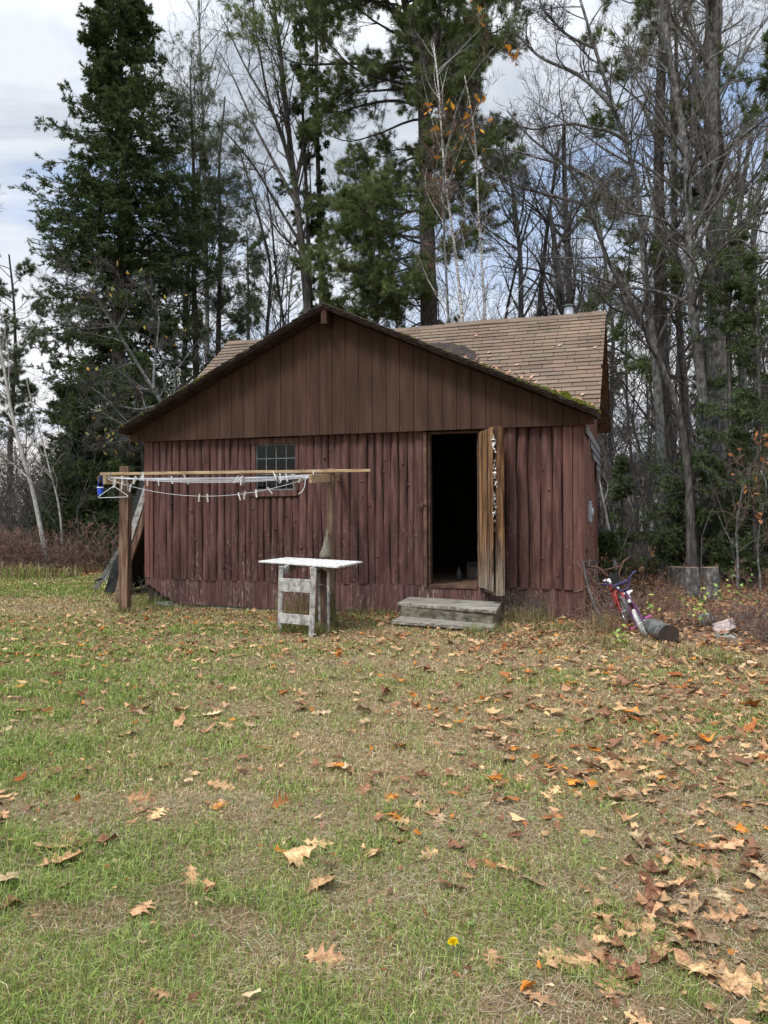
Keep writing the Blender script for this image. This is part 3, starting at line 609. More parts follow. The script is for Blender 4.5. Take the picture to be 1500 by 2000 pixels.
for y0, y1 in ((1128, 1153.5), (1196, 1215)):
    za = EYE-(y0-1003.6)/F*fa[1]; zb = EYE-(y1-1003.6)/F*fa[1]
    m = MB(); e = np.array([0, -.052, 0]); q = lambda p, z, k=0: np.array([p[0], p[1], z])+e*(1-k*.5)
    m.hexa([q(fa, zb), q(fb, zb+.0), q(fb, zb, 1), q(fa, zb, 1), q(fa, za), q(fb, za), q(fb, za, 1), q(fa, za, 1)]); m.build('rung', MT['weathered'], t, org, bev=.003)
ga, gb = gp(626, 1228), gp(641, 1238)
m = MB(); m.beam(up(ga, -.05), np.array([ga[0], ga[1], zt-.024]), .05, .08, up=(0, 1, 0)); m.build('leg', MT['weathered'], t, org, bev=.004)
m = MB(); m.beam(up(gb, -.05), np.array([gb[0]+.005, gb[1], zt-.024]), .03, .05, up=(0, 1, 0)); m.build('leg', MT['weathered'], t, org, bev=.004)
m = MB()
for z0_, z1_ in ((.05, .33), (.345, .58), (.60, .78)): m.beam(np.array([ga[0], ga[1], (z0_+z1_)/2]), np.array([gb[0], gb[1], (z0_+z1_)/2]), .018, z1_-z0_)
m.build('end_panel', MT['soffit'], t, org, bev=.003)
m = MB(); m.beam(np.array([fb[0], fb[1]+.06, zt-.075]), np.array([ga[0], ga[1], zt-.075]), .035, .09); m.beam(np.array([fa[0]+.05, fa[1]+.06, zt-.075]), np.array([Bk[0]+.25, Bk[1]-.3, zt-.075]), .035, .09); m.build('apron', MT['weathered'], t, org)
# woven mesh bag standing on the table
p = onz(634, 1090.6, zt); t = thing('mesh_bag', 'grey woven mesh bag tied to a narrow neck, standing on the white table', 'bag', (p[0], p[1], zt+.001))
m = MB(); g = np.random.default_rng(4); prof = [(.001, 0), (.055, .0), (.072, .02), (.074, .05), (.066, .09), (.052, .14), (.040, .19), (.029, .24), (.019, .285), (.010, .315), (.008, .335), (.013, .355), (.014, .375), (.006, .39)]
n = 26; v = []
for j, (r_, h_) in enumerate(prof):
    for i in range(n):
        a = 2*math.pi*i/n; k = 1+.10*math.sin(3*a+h_*9)+.03*math.sin(9*a); v.append((r_*k*math.cos(a)+.10*h_, r_*k*math.sin(a)*.8, h_))
m.add(v, [[j*n+i, j*n+(i+1) % n, (j+1)*n+(i+1) % n, (j+1)*n+i] for j in range(len(prof)-1) for i in range(n)]); m.build('bag_body', MT['net'], t, smooth=True)
m = MB()                              # coarse weave strands spiralling up the bag
for s_ in (1, -1):
    for k in range(11):
        P = []
        for q_ in np.linspace(0, 1, 22):
            h_ = .01+.30*q_; r_ = np.interp(h_, [b for a, b in prof], [a for a, b in prof])+.003; a = 2*math.pi*k/11+s_*q_*2.6; kk = 1+.10*math.sin(3*a+h_*9)
            P.append((r_*kk*math.cos(a)+.10*h_, r_*kk*math.sin(a)*.8, h_))
        m.tube(P, .0022, 4)
m.build('weave', MT['net'], t)
m = MB(); m.tube([(.033, 0, .325), (.02, 0, .36), (.025, 0, .40), (.04, 0, .425), (.055, 0, .40), (.05, 0, .36), (.036, 0, .33)], .004, 6); m.tube([(.033+.013*math.cos(a), .013*math.sin(a), .325) for a in np.linspace(0, 6.28, 12)], .004, 5); m.build('drawstring', MT['net'], t)

# clothes-drying frame
t = thing('clothesline_frame', 'home-made clothesline of two brown posts, crossarms and a long pale top rail', 'clothesline', gp(240, 1197)); org = t.location
lp = gp(241, 1197); ltop = at(244, 911, lp[1]-.02)
m = MB(); m.beam(up(lp, -.3), ltop, .14, .10, up=(0, 1, 0)); m.build('post', MT['post'], t, org, bev=.006)
m = MB(); m.beam(up(lp, -.3)+np.array([.035, .10, 0]), ltop+np.array([.02, .10, -.16]), .085, .07, up=(0, 1, 0)); m.build('post_splint', MT['post'], t, org, bev=.005)
rp = at(647, 1000, 11.15); rp[2] = float(gh(rp[0], rp[1])); rtop = at(646, 914.5, 11.15)
m = MB(); m.beam(up(rp, -.3), rtop, .115, .10, up=(0, 1, 0)); m.build('post', MT['post'], t, org, bev=.006)
ra, rb = at(198, 926, 11.72), at(724, 919, 11.02)
m = MB(); m.beam(ra, rb, .085, .042); m.build('top_rail', MT['rail'], t, org, bev=.004)
a1, a2 = at(204, 937.5, 10.35), at(247, 938, 11.75); b1, b2 = at(606, 935, 9.95), at(662, 932.5, 11.85)
for a, b in ((a1, a2), (b1, b2)):
    m = MB(); m.beam(a, b, .042, .115); m.build('crossarm', MT['rail'], t, org, bev=.005)
def cat(p, q, sag, n=40): s_ = np.linspace(0, 1, n)[:, None]; P = p*(1-s_)+q*s_; P[:, 2] -= (4*s_*(1-s_))[:, 0]*sag; return P
LINES = []
top = np.array([0, 0, .06])
for k, (f_, sag, drop) in enumerate(((.02, .012, .01), (.10, .045, .0), (.20, .07, .0), (.32, .03, .0), (.46, .085, .0), (.62, .06, .0))):
    p = a1*(1-f_)+a2*f_+top*.6+np.array([0, 0, -drop]); q = b1*(1-f_)+b2*f_+top*.6
    LINES.append(cat(p, q, sag))
pl_, ql_ = a1+np.array([.05, .0, .01]), b1+np.array([0, .0, .02]); P = cat(pl_, ql_, .235); LINES.append(P)
LINES.append(cat(a1+np.array([.0, .02, .03]), b1+np.array([0, .03, .055]), .035))
m = MB()
for i, P in enumerate(LINES): m.tube(P, .0028, 5)
m.build('line', MT['rope'], t, org)
m = MB(); q = b1+np.array([-.02, 0, .04]); m.tube([q, q+np.array([-.04, -.02, -.05]), q+np.array([-.05, -.02, -.14]), q+np.array([-.08, -.02, -.20]), q+np.array([-.13, -.02, -.235])], .0055, 6); m.tube([q+np.array([-.28, 0, -.02]), q+np.array([-.2, -.01, .01]), q+np.array([-.1, -.01, -.01]), q], .007, 6); m.build('rope_end', MT['rope'], t, org)
# pegs: one built with its parts, the others copies
def peg(mt, name='clothes_peg'):
    r_ = thing(name, '', 'clothes peg', group='clothes pegs clipped along the lines')
    for s_ in (1, -1):
        m = MB(); m.hexa([(-.006, s_*.001+min(s_, 0)*.005, -.062), (.006, s_*.001+min(s_, 0)*.005, -.062), (.006, s_*.001+max(s_, 0)*.005, -.062), (-.006, s_*.001+max(s_, 0)*.005, -.062), (-.006, s_*.008-.003, .022), (.006, s_*.008-.003, .022), (.006, s_*.008+.003, .022), (-.006, s_*.008+.003, .022)]); m.build('prong', mt, r_)
    m = MB(); m.tube([(-.0075, 0, -.012), (.0075, 0, -.012)], .005, 8); m.build('spring', MT['chrome'], r_)
    return r_
pegA, pegB = peg(MT['pin']), peg(MT['pin_dark'])
g = np.random.default_rng(12); spots = []
for li, f_ in [(6, .07), (6, .10), (6, .46), (6, .50), (6, .655), (6, .675), (6, .685), (6, .74), (6, .80), (6, .92), (6, .115), (6, .035)]: spots.append((li, f_))
for k in range(28): spots.append((int(g.choice([0, 1, 2, 3, 4, 5, 7])), float(g.choice([g.uniform(.02, .2), g.uniform(.2, .98), g.uniform(.68, .98), g.uniform(.6, .98)]))))
used = set(); LEN0 = {0: 'nearest taut', 1: 'second', 2: 'third', 3: 'fourth', 4: 'fifth', 5: 'farthest', 6: 'low sagging', 7: 'slack upper'}
for k, (li, f_) in enumerate(spots):
    P = LINES[li]; i = f_*(len(P)-1); i0 = int(i); c = P[i0]*(1-i+i0)+P[min(i0+1, len(P)-1)]*(i-i0)
    key = 'B' if k % 4 == 1 else 'A'; src = pegB if key == 'B' else pegA
    o = src if key not in used else copy_tree(src); used.add(key)
    o.location = c+np.array([0, 0, g.uniform(-.004, .006)]); ang = g.normal(0, .28) if g.random() < .75 else math.pi+g.normal(0, .3)
    o.rotation_euler = (g.normal(0, .1), ang, g.normal(.1, .25)); s_ = 1.25; o.scale = (s_, s_, s_)
    colr = 'dark grey' if key == 'B' else 'bleached'
    if li == 6: o['label'] = colr+' clothes peg on the low sagging clothesline'
    else: o['label'] = colr+' clothes peg on the tight upper clotheslines'
# hanger and blue tub
hk = at(221, 938, 10.33)
t = thing('wire_hanger', 'white wire coat hanger hooked on the left end of the clothesline', 'hanger', hk)
m = MB(); hw, hh = .20, .115; o_ = np.array([0, 0, -.105])
m.tube([np.array([-.004, 0, .0]), (.012, 0, .018), (.020, 0, .0), (.012, 0, -.018), (0, 0, -.03), (0, 0, -.105)], .0036, 6); m.build('hook', MT['white_paint'], t)
m = MB(); m.tube([(0, 0, -.085), (-.04, 0, -.108), (-hw+.02, 0, -.205), (-hw, 0, -.22), (-hw+.012, 0, -.232), (hw-.012, 0, -.222), (hw, 0, -.212), (hw-.02, 0, -.198), (.05, 0, -.105), (0, 0, -.085)], .0038, 6); m.build('shoulder', MT['white_paint'], t)
bp = at(196, 967, 11.7); t = thing('plastic_tub', 'small blue plastic tub hanging from the left end of the top rail', 'tub', bp)
m = MB(); m.lathe((0, 0, 0), [(.001, 0), (.040, 0), (.047, .13), (.044, .13), (.038, .006), (.001, .006)], 18); m.build('tub_body', MT['blue'], t, smooth=False)
m = MB(); m.lathe((0, 0, .105), [(.0465, 0), (.050, .004), (.050, .012), (.0475, .016)], 18); m.build('rim', MT['white_paint'], t)
m = MB(); rt = at(198, 925, 11.72)-bp; m.tube([(-.045, 0, .12), (-.02, 0, .22), rt], .004, 5); m.tube([(.045, 0, .12), (.03, 0, .22), rt], .004, 5); m.build('hanging_cord', MT['blue'], t)
m = MB(); m.tube([rt, (-.05, 0, .25), (-.02, -.01, .2), (-.035, 0, .28)], .003, 5); m.build('frayed_string', MT['rail'], t)

# boards and sheets leaning on the left end of the shed
def lean(name, label, cat_, pts, Zs, mt, th, nv=(.25, .95, .1), part=None):
    P = [at(x, y, z) for (x, y), z in zip(pts, Zs)]
    o = MB().prism(P, np.array(nv)/np.linalg.norm(nv)*th).build(name, mt, None, P[0], bev=.003 if th > .01 else 0); o.location = P[0]; return info(o, label, cat_)
lean('black_board', 'black flat sheet leaning against the left end of the shed', 'board', [(203, 1157), (238, 1157), (300, 905), (286, 900)], [14.6, 14.3, 13.8, 14.0], MT['black'], 1.3)
lean('grey_plank', 'long weathered grey plank leaning behind the left brown post', 'plank', [(249, 1078), (256, 1060), (292, 950), (300, 940), (284, 940), (243, 1063), (232, 1100)], [13.4]*7, MT['weathered'], .05)
lean('dark_plank', 'dark reddish plank leaning behind the grey plank', 'plank', [(216, 1182), (226, 1182), (303, 965), (292, 960)], [13.6, 13.6, 13.7, 13.7], MT['post'], .06)
lean('brown_plank', 'thin brown plank leaning just left of the brown post', 'plank', [(219, 1186), (227, 1188), (247, 1085), (240, 1085)], [13.3, 13.3, 13.6, 13.6], MT['post'], .05)
t = thing('metal_track', 'dull aluminium track with bolts leaning outermost on the left', 'metal track', at(185, 1150, 14.6)); org = t.location
P = [at(182.5, 1149, 14.6), at(190, 1152, 14.6), at(243, 1062, 14.0), at(236, 1060, 14.0)]
MB().prism(P, (0, .04, 0)).build('track', MT['alu'], t, org, bev=.002)
for x, y in ((197, 1131), (213, 1099.5), (229, 1072)):
    c = at(x, y, 14.3); MB().tube([c+np.array([0, -.28, 0]), c+np.array([0, .04, 0])], .02, 8).build('bolt', MT['cap'], t, org)
lean('grey_strip', 'short grey strip beside the aluminium track at the far left', 'strip', [(198, 1132), (206, 1134), (224, 1095), (218, 1092)], [14.9]*4, MT['alu'], .03)
lean('scrap_block', 'pale cut board end standing right of the left post base', 'board', [(246, 1190), (252, 1191), (256, 1168), (250, 1168)], [12.0, 12.0, 12.1, 12.1], MT['weathered'], .03)
lean('gap_shade_sheet', 'dark board closing the gap behind the leaning planks', 'board', [(240, 1150), (330, 1150), (330, 900), (283, 915)], [16.0, 16.0, 16.0, 16.0], MT['black'], .03)  # black sheet added so the gap behind the planks looks shaded
lean('white_scrap', 'short pale scrap of wood between the planks and the corner', 'board', [(281, 1031), (290, 1032), (290, 1012), (286, 1012)], [14.0]*4, MT['weathered'], .03)
lean('ground_board', 'grey board end lying in the grass at the left corner', 'board', [(303, 1180), (330, 1184), (326, 1180), (305, 1176)], [12.55]*4, MT['concrete'], .05)

# low rusty trellis leaning on the right corner
t = thing('wire_trellis', 'rusty wire trellis with dead vines leaning at the right corner of the shed', 'trellis', onz(1190, 1262, 0)); org = t.location
A, B_, C_, D_ = at(1140, 1098, 10.7), at(1158, 1094, 11.6), at(1208, 1262, 9.9), at(1186, 1290, 9.3)
A, B_, C_, D_ = at(1139, 1098, 10.55), at(1160, 1096, 11.3), at(1212, 1235, 10.6), at(1196, 1252, 9.55)
def bow(p, q, s_=.06, n=12): k = np.linspace(0, 1, n)[:, None]; P = p*(1-k)+q*k; P[:, 0] -= (4*k*(1-k))[:, 0]*s_; return P
m = MB()
for p, q in ((A, D_), (B_, C_)): m.tube(bow(p, q), .016, 6)
m.tube([A, B_], .012, 6); m.build('trellis_rail', MT['twig'], t, org)
m = MB()
for k in np.linspace(.04, .96, 15): m.tube([A*(1-k)+D_*k-np.array([4*k*(1-k)*.06, 0, 0]), B_*(1-k)+C_*k-np.array([4*k*(1-k)*.06, 0, 0])], .006, 4)
for k in (.3, .5, .7): m.tube(bow(A*(1-k)+B_*k, D_*(1-k)+C_*k), .005, 4)
m.build('mesh_wire', MT['rust'], t, org)
m = MB(); g = np.random.default_rng(2)
for k in range(70):
    a, b = g.uniform(0, 1), g.uniform(.2, .8); c = (A*(1-a)+D_*a)*(1-b)+(B_*(1-a)+C_*a)*b-np.array([4*a*(1-a)*.06, 0, 0]); P = [c]; d = g.normal(size=3)*[.3, .5, .6]
    for _ in range(6): d = d+g.normal(size=3)*.35; P.append(P[-1]+nrm(d)*g.uniform(.04, .09))
    m.tube(P, g.uniform(.003, .008), 4)
m.build('dead_vine', MT['twig_red'], t, org)
lean('pale_stone', 'pale mottled stone behind the trellis by the shed corner', 'stone', [(1156, 1180), (1166, 1200), (1160, 1172), (1152, 1150)], [11.0]*4, MT['stone'], .10)
# metal can at foot of corner
# ---- bicycles
def wheel(name, c, r_, tr, tyre, par):
    m = MB(); n = 32; P = np.array([(c[0]+r_*math.cos(a), 0, c[2]+r_*math.sin(a)) for a in np.linspace(0, 2*math.pi, n+1)[:-1]])
    def ring(mb, rad, th, k=10):
        v = []
        for i in range(n):
            a = 2*math.pi*i/n
            for j in range(k):
                b = 2*math.pi*j/k; rr = rad+th*math.cos(b); v.append((c[0]+rr*math.cos(a), th*math.sin(b), c[2]+rr*math.sin(a)))
        mb.add(v, [[i*k+j, i*k+(j+1) % k, ((i+1) % n)*k+(j+1) % k, ((i+1) % n)*k+j] for i in range(n) for j in range(k)])
    ring(m, r_-tr, tr); wh = m.build(name, tyre, par, smooth=True)
    m = MB(); ring(m, r_-2*tr, .008, 6); m.build('rim', MT['chrome'], wh, smooth=True)
    m = MB()
    for i in range(16):
        a = 2*math.pi*i/16; m.tube([(c[0], .012*(-1)**i, c[2]), (c[0]+(r_-2*tr)*math.cos(a), 0, c[2]+(r_-2*tr)*math.sin(a))], .0016, 3)
    m.tube([(c[0], -.035, c[2]), (c[0], .035, c[2])], .012, 8); m.build('spokes', MT['chrome'], wh)
    return wh
def bike(label, base, heading, roll, r_, wb, hbw, hbh, C, steer=0.0, extra=''):
    fwd = np.array([math.cos(heading), math.sin(heading), 0]); M = Matrix.Translation([float(a) for a in base]) @ Matrix.Rotation(heading, 4, 'Z') @ Matrix.Rotation(roll, 4, 'X')
    t = thing('bicycle', label, 'bicycle', mtx=M); tr = .024
    fw = wheel('wheel', (0, 0, r_), r_, tr, C['tyre'], t); rw = wheel('wheel', (-wb, 0, r_), r_, tr, C['tyre2'], t)
    hd0, hd1 = np.array([-.09, 0, r_*2+.07]), np.array([-.125, 0, r_*2+.19]); bb = np.array([-wb*.56, 0, r_*.85]); st = np.array([-wb*.70, 0, r_*2+.10])
    m = MB(); m.tube([hd0, hd1], .020, 10); m.tube([hd1*.3+hd0*.7, bb], .019, 10); m.tube([hd1*.8+hd0*.2, st*.75+bb*.25], .016, 10); m.tube([bb, st], .016, 10)
    for s_ in (-1, 1): m.tube([bb+[0, s_*.02, 0], (-wb, s_*.045, r_)], .010, 6); m.tube([st*.7+bb*.3, (-wb, s_*.045, r_)], .009, 6)
    fr = m.build('frame', C['frame'], t)
    m = MB()
    for s_ in (-1, 1): m.tube([hd0+[0, s_*.012, 0], hd0+[.012, s_*.045, -.035], (0, s_*.045, r_)], .012, 7)
    m.build('fork', C['fork'], t)
    sp_ = hd1+np.array([-.01, 0, .05]); m = MB(); m.tube([hd1, sp_], .013, 8); hb = hbh
    m.tube([sp_+[.02, -.05, 0], sp_+[.02, .05, 0]], .012, 8)
    for s_ in (-1, 1): m.tube([sp_+[.02, s_*.05, 0], sp_+[.01, s_*hbw*.30, hb*.9], sp_+[.0, s_*hbw*.36, hb], sp_+[-.03, s_*hbw*.5, hb+.02]], .011, 8)
    m.tube([sp_+[.01, -hbw*.25, hb*.65], sp_+[.01, hbw*.25, hb*.65]], .008, 8)
    h_ = m.build('handlebar', C['bar'], t)
    for s_ in (-1, 1): MB().tube([sp_+[-.025, s_*hbw*.42, hb+.012], sp_+[-.036, s_*(hbw*.5+.02), hb+.023]], .017, 9).build('grip', C['grip'], h_)
    if C.get('pad'): MB().tube([sp_+[.01, -hbw*.22, hb*.65], sp_+[.01, hbw*.22, hb*.65]], .022, 10).build('crossbar_pad', C['pad'], h_)
    if C.get('plate'):
        m = MB(); q = sp_+[.035, 0, -.02]; m.hexa([q+[0, -.05, -.06], q+[0, .05, -.06], q+[.01, .05, -.06], q+[.01, -.05, -.06], q+[0, -.07, .07], q+[0, .07, .07], q+[.01, .07, .07], q+[.01, -.07, .07]]); m.build('number_plate', MT['black'], t, bev=.004)
    sd_ = st+np.array([-.01, 0, .055]); m = MB(); v = []; prof = [(-.11, .055, .0), (-.09, .07, .012), (-.03, .06, .012), (.05, .025, .008), (.12, .018, .0), (.13, .008, -.008)]
    for x, wd, h in prof:
        for a in np.linspace(0, 2*math.pi, 11)[:-1]: v.append(sd_+np.array([x, wd*math.cos(a), h+.018*math.sin(a)]))
    m.add(v, [[i*10+j, i*10+(j+1) % 10, (i+1)*10+(j+1) % 10, (i+1)*10+j] for i in range(5) for j in range(10)], [list(range(10))[::-1]], [list(range(50, 60))]); m.build('saddle', C['saddle'], t, smooth=True)
    MB().tube([st, sd_], .012, 8).build('seat_post', MT['chrome'], t)
    m = MB(); m.lathe(bb+[0, -.042, 0], [(.05, 0), (.052, .004), (.02, .006)], 18, (0, 1, 0)); m.tube([bb+[0, -.055, 0], bb+[0, .055, 0]], .014, 8); m.tube([bb+[0, -.055, 0], bb+[.085, -.065, -.02]], .008, 6); m.tube([bb+[0, .055, 0], bb+[-.085, .065, .02]], .008, 6); m.build('crank', C['crank'], t)
    for q in (bb+[.085, -.105, -.02], bb+[-.085, .105, .02]):
        m = MB()
        for a in (-.035, 0, .035): m.box(q+[a-.006, -.035, -.008], q+[a+.006, .035, .008])
        for a in (-.035, .028): m.box(q+[-.034, a, -.010], q+[.034, a+.007, .010])
        m.build('pedal', C['pedal'], t)
    if C.get('reflector'): MB().lathe(hd0+[.022, 0, .03], [(.022, 0), (.022, .01)], 10, (1, 0, 0)).build('reflector', C['reflector'], t)
    return t
pb = onz(1262, 1246, 0); hdg = math.atan2(-.5, -.17)
bike('small purple bicycle with whitish tyres and violet handlebar leaning beside the red one', (pb[0], pb[1], 0), hdg, -R(24) if False else R(24), .185, .58, .40, .13, dict(tyre=MT['white_tyre'], tyre2=MT['white_tyre'], frame=MT['purple'], fork=MT['purple'], bar=MT['violet'], grip=MT['violet'], saddle=MT['white_paint'], crank=MT['chrome'], pedal=MT['pink'], pad=MT['violet'], reflector=MT['white_paint']))
pr = onz(1226, 1223, 0)
bike('small red bicycle with rusty high handlebar leaning nearest the shed', (pr[0], pr[1], 0), math.atan2(-.5, -.02), R(13), .205, .66, .56, .19, dict(tyre=MT['rubber'], tyre2=MT['rubber'], frame=MT['red'], fork=MT['red'], bar=MT['rust'], grip=MT['black'], saddle=MT['white_paint'], crank=MT['cap'], pedal=MT['black'], plate=True, reflector=MT['white_paint']))

# short log lying in front of the bicycles, cut rounds standing at the wood's edge
def lump(P, rads, n, seed, amp=.06):
    g = np.random.default_rng(seed); P = np.array(P, float); K = len(P); d = nrm(P[-1]-P[0]); ref = np.array([0, 0, 1.]) if abs(d[2]) < .8 else np.array([1., 0, 0]); e1 = nrm(np.cross(d, ref)); e2 = np.cross(d, e1); ph = g.uniform(0, 6.28, 4); v = []
    for k in range(K):
        for i in range(n):
            a = 2*math.pi*i/n; r_ = rads[k]*(1+amp*math.sin(2*a+ph[0])+amp*.6*math.sin(5*a+ph[1])+g.normal(0, amp*.25)); v.append(P[k]+(e1*math.cos(a)+e2*math.sin(a))*r_)
    return v, [[k*n+i, k*n+(i+1) % n, (k+1)*n+(i+1) % n, (k+1)*n+i] for k in range(K-1) for i in range(n)]
def log_thing(name, label, p, q, r0, r1, mt, seed, endmat=None, n=22, K=12):
    t = thing(name, label, 'log' if name != 'tree_stump' else 'stump', p); s_ = np.linspace(0, 1, K); P = [np.array(p)*(1-a)+np.array(q)*a for a in s_]; rr = r0+(r1-r0)*s_
    v, f_ = lump(P, rr, n, seed); MB().add(v, f_).build('bark', mt, t, p, smooth=True)
    v = np.array(v)
    for ring in (v[:n], v[-n:]):
        m = MB()
        c = ring.mean(0); rg = c+(ring-c)*.97; e = nrm((np.array(q)-np.array(p)))*.004*(1 if ring is v[-n:] else -1); m.add(np.vstack([rg, c[None]]), [[i, (i+1) % n, n] for i in range(n)]); m.build('cut_face', endmat or MT['sawn'], t, p)
    return t
p, q = onz(1266, 1222, .09), onz(1306, 1240, .105)
log_thing('short_log', 'short ridged brown log lying on the ground beside the bicycles', p, q, .10, .115, MT['bark_grey'], 3, MT['dark'])
def upright(label, px0, px1, ybot, ytop, mt, seed, tilt=0, name='log_round'):
    p = onz((px0+px1)/2, ybot-4, 0); Z = p[1]; r_ = (px1-px0)/2/F*Z; zt_ = EYE-(ytop-1000)/F*Z; p = p+[0, 0, -.03]; q = np.array([p[0]+tilt, p[1], zt_])
    return log_thing(name, label, p, q, r_*1.05, r_*.97, mt, seed)
upright('grey cut round standing upright, the left one of the pair', 1340, 1366, 1172, 1108, MT['bark_grey'], 5, -.02)
upright('pale lichened round standing upright, thicker and right of the other', 1374, 1407, 1178, 1108, MT['bark_grey'], 6, -.03)
upright('mossy tree stump with a flat sawn top behind the cut rounds', 1304, 1344, 1150, 1107, MT['bark_dark'], 7, 0, 'tree_stump')
# boards and stones in the brush
t = MB().prism([onz(1388, 1214, .34), onz(1396, 1241, .06), onz(1439, 1226, .10), onz(1432, 1208, .36)][::1], (0, .045, .0)); 
P = [at(1393, 1221, 9.6), at(1397, 1240, 9.45), at(1438, 1226, 9.5), at(1433, 1208.5, 9.6)]
info(MB().prism(P, (0, .05, .01)).build('board_offcut', MT['pinkboard'], None, P[0], bev=.003), 'tilted pinkish white board offcut in the brush at the right', 'board').location = P[0]
def rock(label, px, py, w_, h_, Z, mt, seed, cat_='stone', group=None):
    g = np.random.default_rng(seed); c = at(px, py, Z); rx, rz = w_/2/F*Z, h_/2/F*Z; n, K = 12, 7; v = []; ph = g.uniform(0, 6.28, 5)
    for k in range(K+1):
        b = -math.pi/2+math.pi*k/K
        for i in range(n):
            a = 2*math.pi*i/n; s_ = 1+.16*math.sin(2*a+ph[0]+b*2)+.1*math.sin(3*b+ph[1])+g.normal(0, .05); v.append(c+np.array([rx*s_*math.cos(a)*math.cos(b), rx*.8*s_*math.sin(a)*math.cos(b), rz*s_*math.sin(b)]))
    o = MB().add(v, [[k*n+i, k*n+(i+1) % n, (k+1)*n+(i+1) % n, (k+1)*n+i] for k in range(K) for i in range(n)]).build('field_stone', mt, None, c); o.location = c; return info(o, label, cat_, group)
rock('grey angular stone just left of the pinkish board', 1378, 1208, 26, 24, 10.0, MT['stone'], 1)
rock('dark stone half hidden below the pinkish board', 1416, 1247, 36, 22, 9.3, MT['concrete'], 2)
for k, (x, y, w_) in enumerate(((1308, 1056, 7), (1316, 1053, 9), (1325, 1051, 8), (1333, 1049, 9), (1341, 1047, 7), (1349, 1044, 9), (1356, 1041, 6))):
    rock('pale stone in the loose row on the far forest floor', x, y, w_, 6, 21, MT['stone'], 20+k, group='pale stones in a row')

# the neighbour's house behind the wood
hp_ = at(1270, 1000, 48); t = thing('neighbour_house', 'pale grey clapboard house seen through the tree trunks', 'house', (hp_[0], hp_[1], -1)); org = t.location
hx0, hx1 = at(1228, 1000, 48)[0], at(1345, 1000, 48)[0]; hy = 48.0; ht = at(0, 922, 48)[2]; m = MB(); z = -1.0
while z < ht:
    m.hexa([(hx0, hy-.03, z), (hx1, hy-.03, z), (hx1, hy+7, z), (hx0, hy+7, z), (hx0, hy, z+.148), (hx1, hy, z+.148), (hx1, hy+7, z+.148), (hx0, hy+7, z+.148)]); z += .15
m.build('clapboard_wall', MT['siding_grey'], t, org)
pk = at(1275, 900, 48)[2]
m = MB(); m.prism([(hx0-.4, hy-.4, ht-.05), (hx1+.4, hy-.4, ht-.05), (hx1+.4, hy-.4, ht+.1), ((hx0+hx1)/2, hy-.4, pk+.7), (hx0-.4, hy-.4, ht+.1)], (0, 8, 0)); m.build('roof', MT['roof_dark'], t, org)
wx0, wx1 = at(1230, 0, 48)[0]+.0, at(1249, 0, 48)[0]; wz0, wz1 = at(0, 975, 48)[2], at(0, 943, 48)[2]
m = MB(); wx0 += .15
m.box((wx0-.1, hy-.09, wz0-.1), (wx0, hy-.031, wz1+.1)); m.box((wx1, hy-.09, wz0-.1), (wx1+.1, hy-.031, wz1+.1)); m.box((wx0+.001, hy-.09, wz1), (wx1-.001, hy-.031, wz1+.1)); m.box((wx0+.001, hy-.09, wz0-.1), (wx1-.001, hy-.031, wz0)); wf = m.build('window', MT['white_paint'], t, org)
m = MB(); m.box((wx0, hy-.05, wz0), (wx1, hy-.04, wz1)); m.build('pane', MT['black'], wf, org)
# something red and something dark in that yard
c = at(1232, 993, 42); t = thing('garden_cart', 'red cart standing in the yard before the pale house', 'cart', (c[0], c[1], -.9)); m = MB(); m.hexa([(-.45, -.3, .35), (.45, -.3, .35), (.45, .3, .35), (-.45, .3, .35), (-.6, -.4, .95), (.6, -.4, .95), (.6, .4, .95), (-.6, .4, .95)]); m.build('cart_tray', MT['red'], t)
for s_ in (-1, 1): MB().lathe((.0, s_*.42-.03, .2), [(.02, 0), (.2, 0), (.2, .06), (.02, .06)], 16, (0, 1, 0)).build('wheel', MT['rubber'], t)
c = at(1282, 1000, 40); t = thing('covered_trailer', 'dark covered load on a trailer in the yard before the pale house', 'trailer', (c[0], c[1], -.85)); m = MB(); m.hexa([(-1, -.6, .4), (1.1, -.6, .4), (1.1, .6, .4), (-1, .6, .4), (-.8, -.5, 1.35), (.8, -.5, 1.45), (.8, .5, 1.45), (-.8, .5, 1.35)]); m.build('cover', MT['black'], t, bev=.06)
for s_ in (-1, 1): MB().lathe((.0, s_*.64-.08, .28), [(.02, 0), (.28, 0), (.28, .14), (.02, .14)], 16, (0, 1, 0)).build('wheel', MT['rubber'], t)
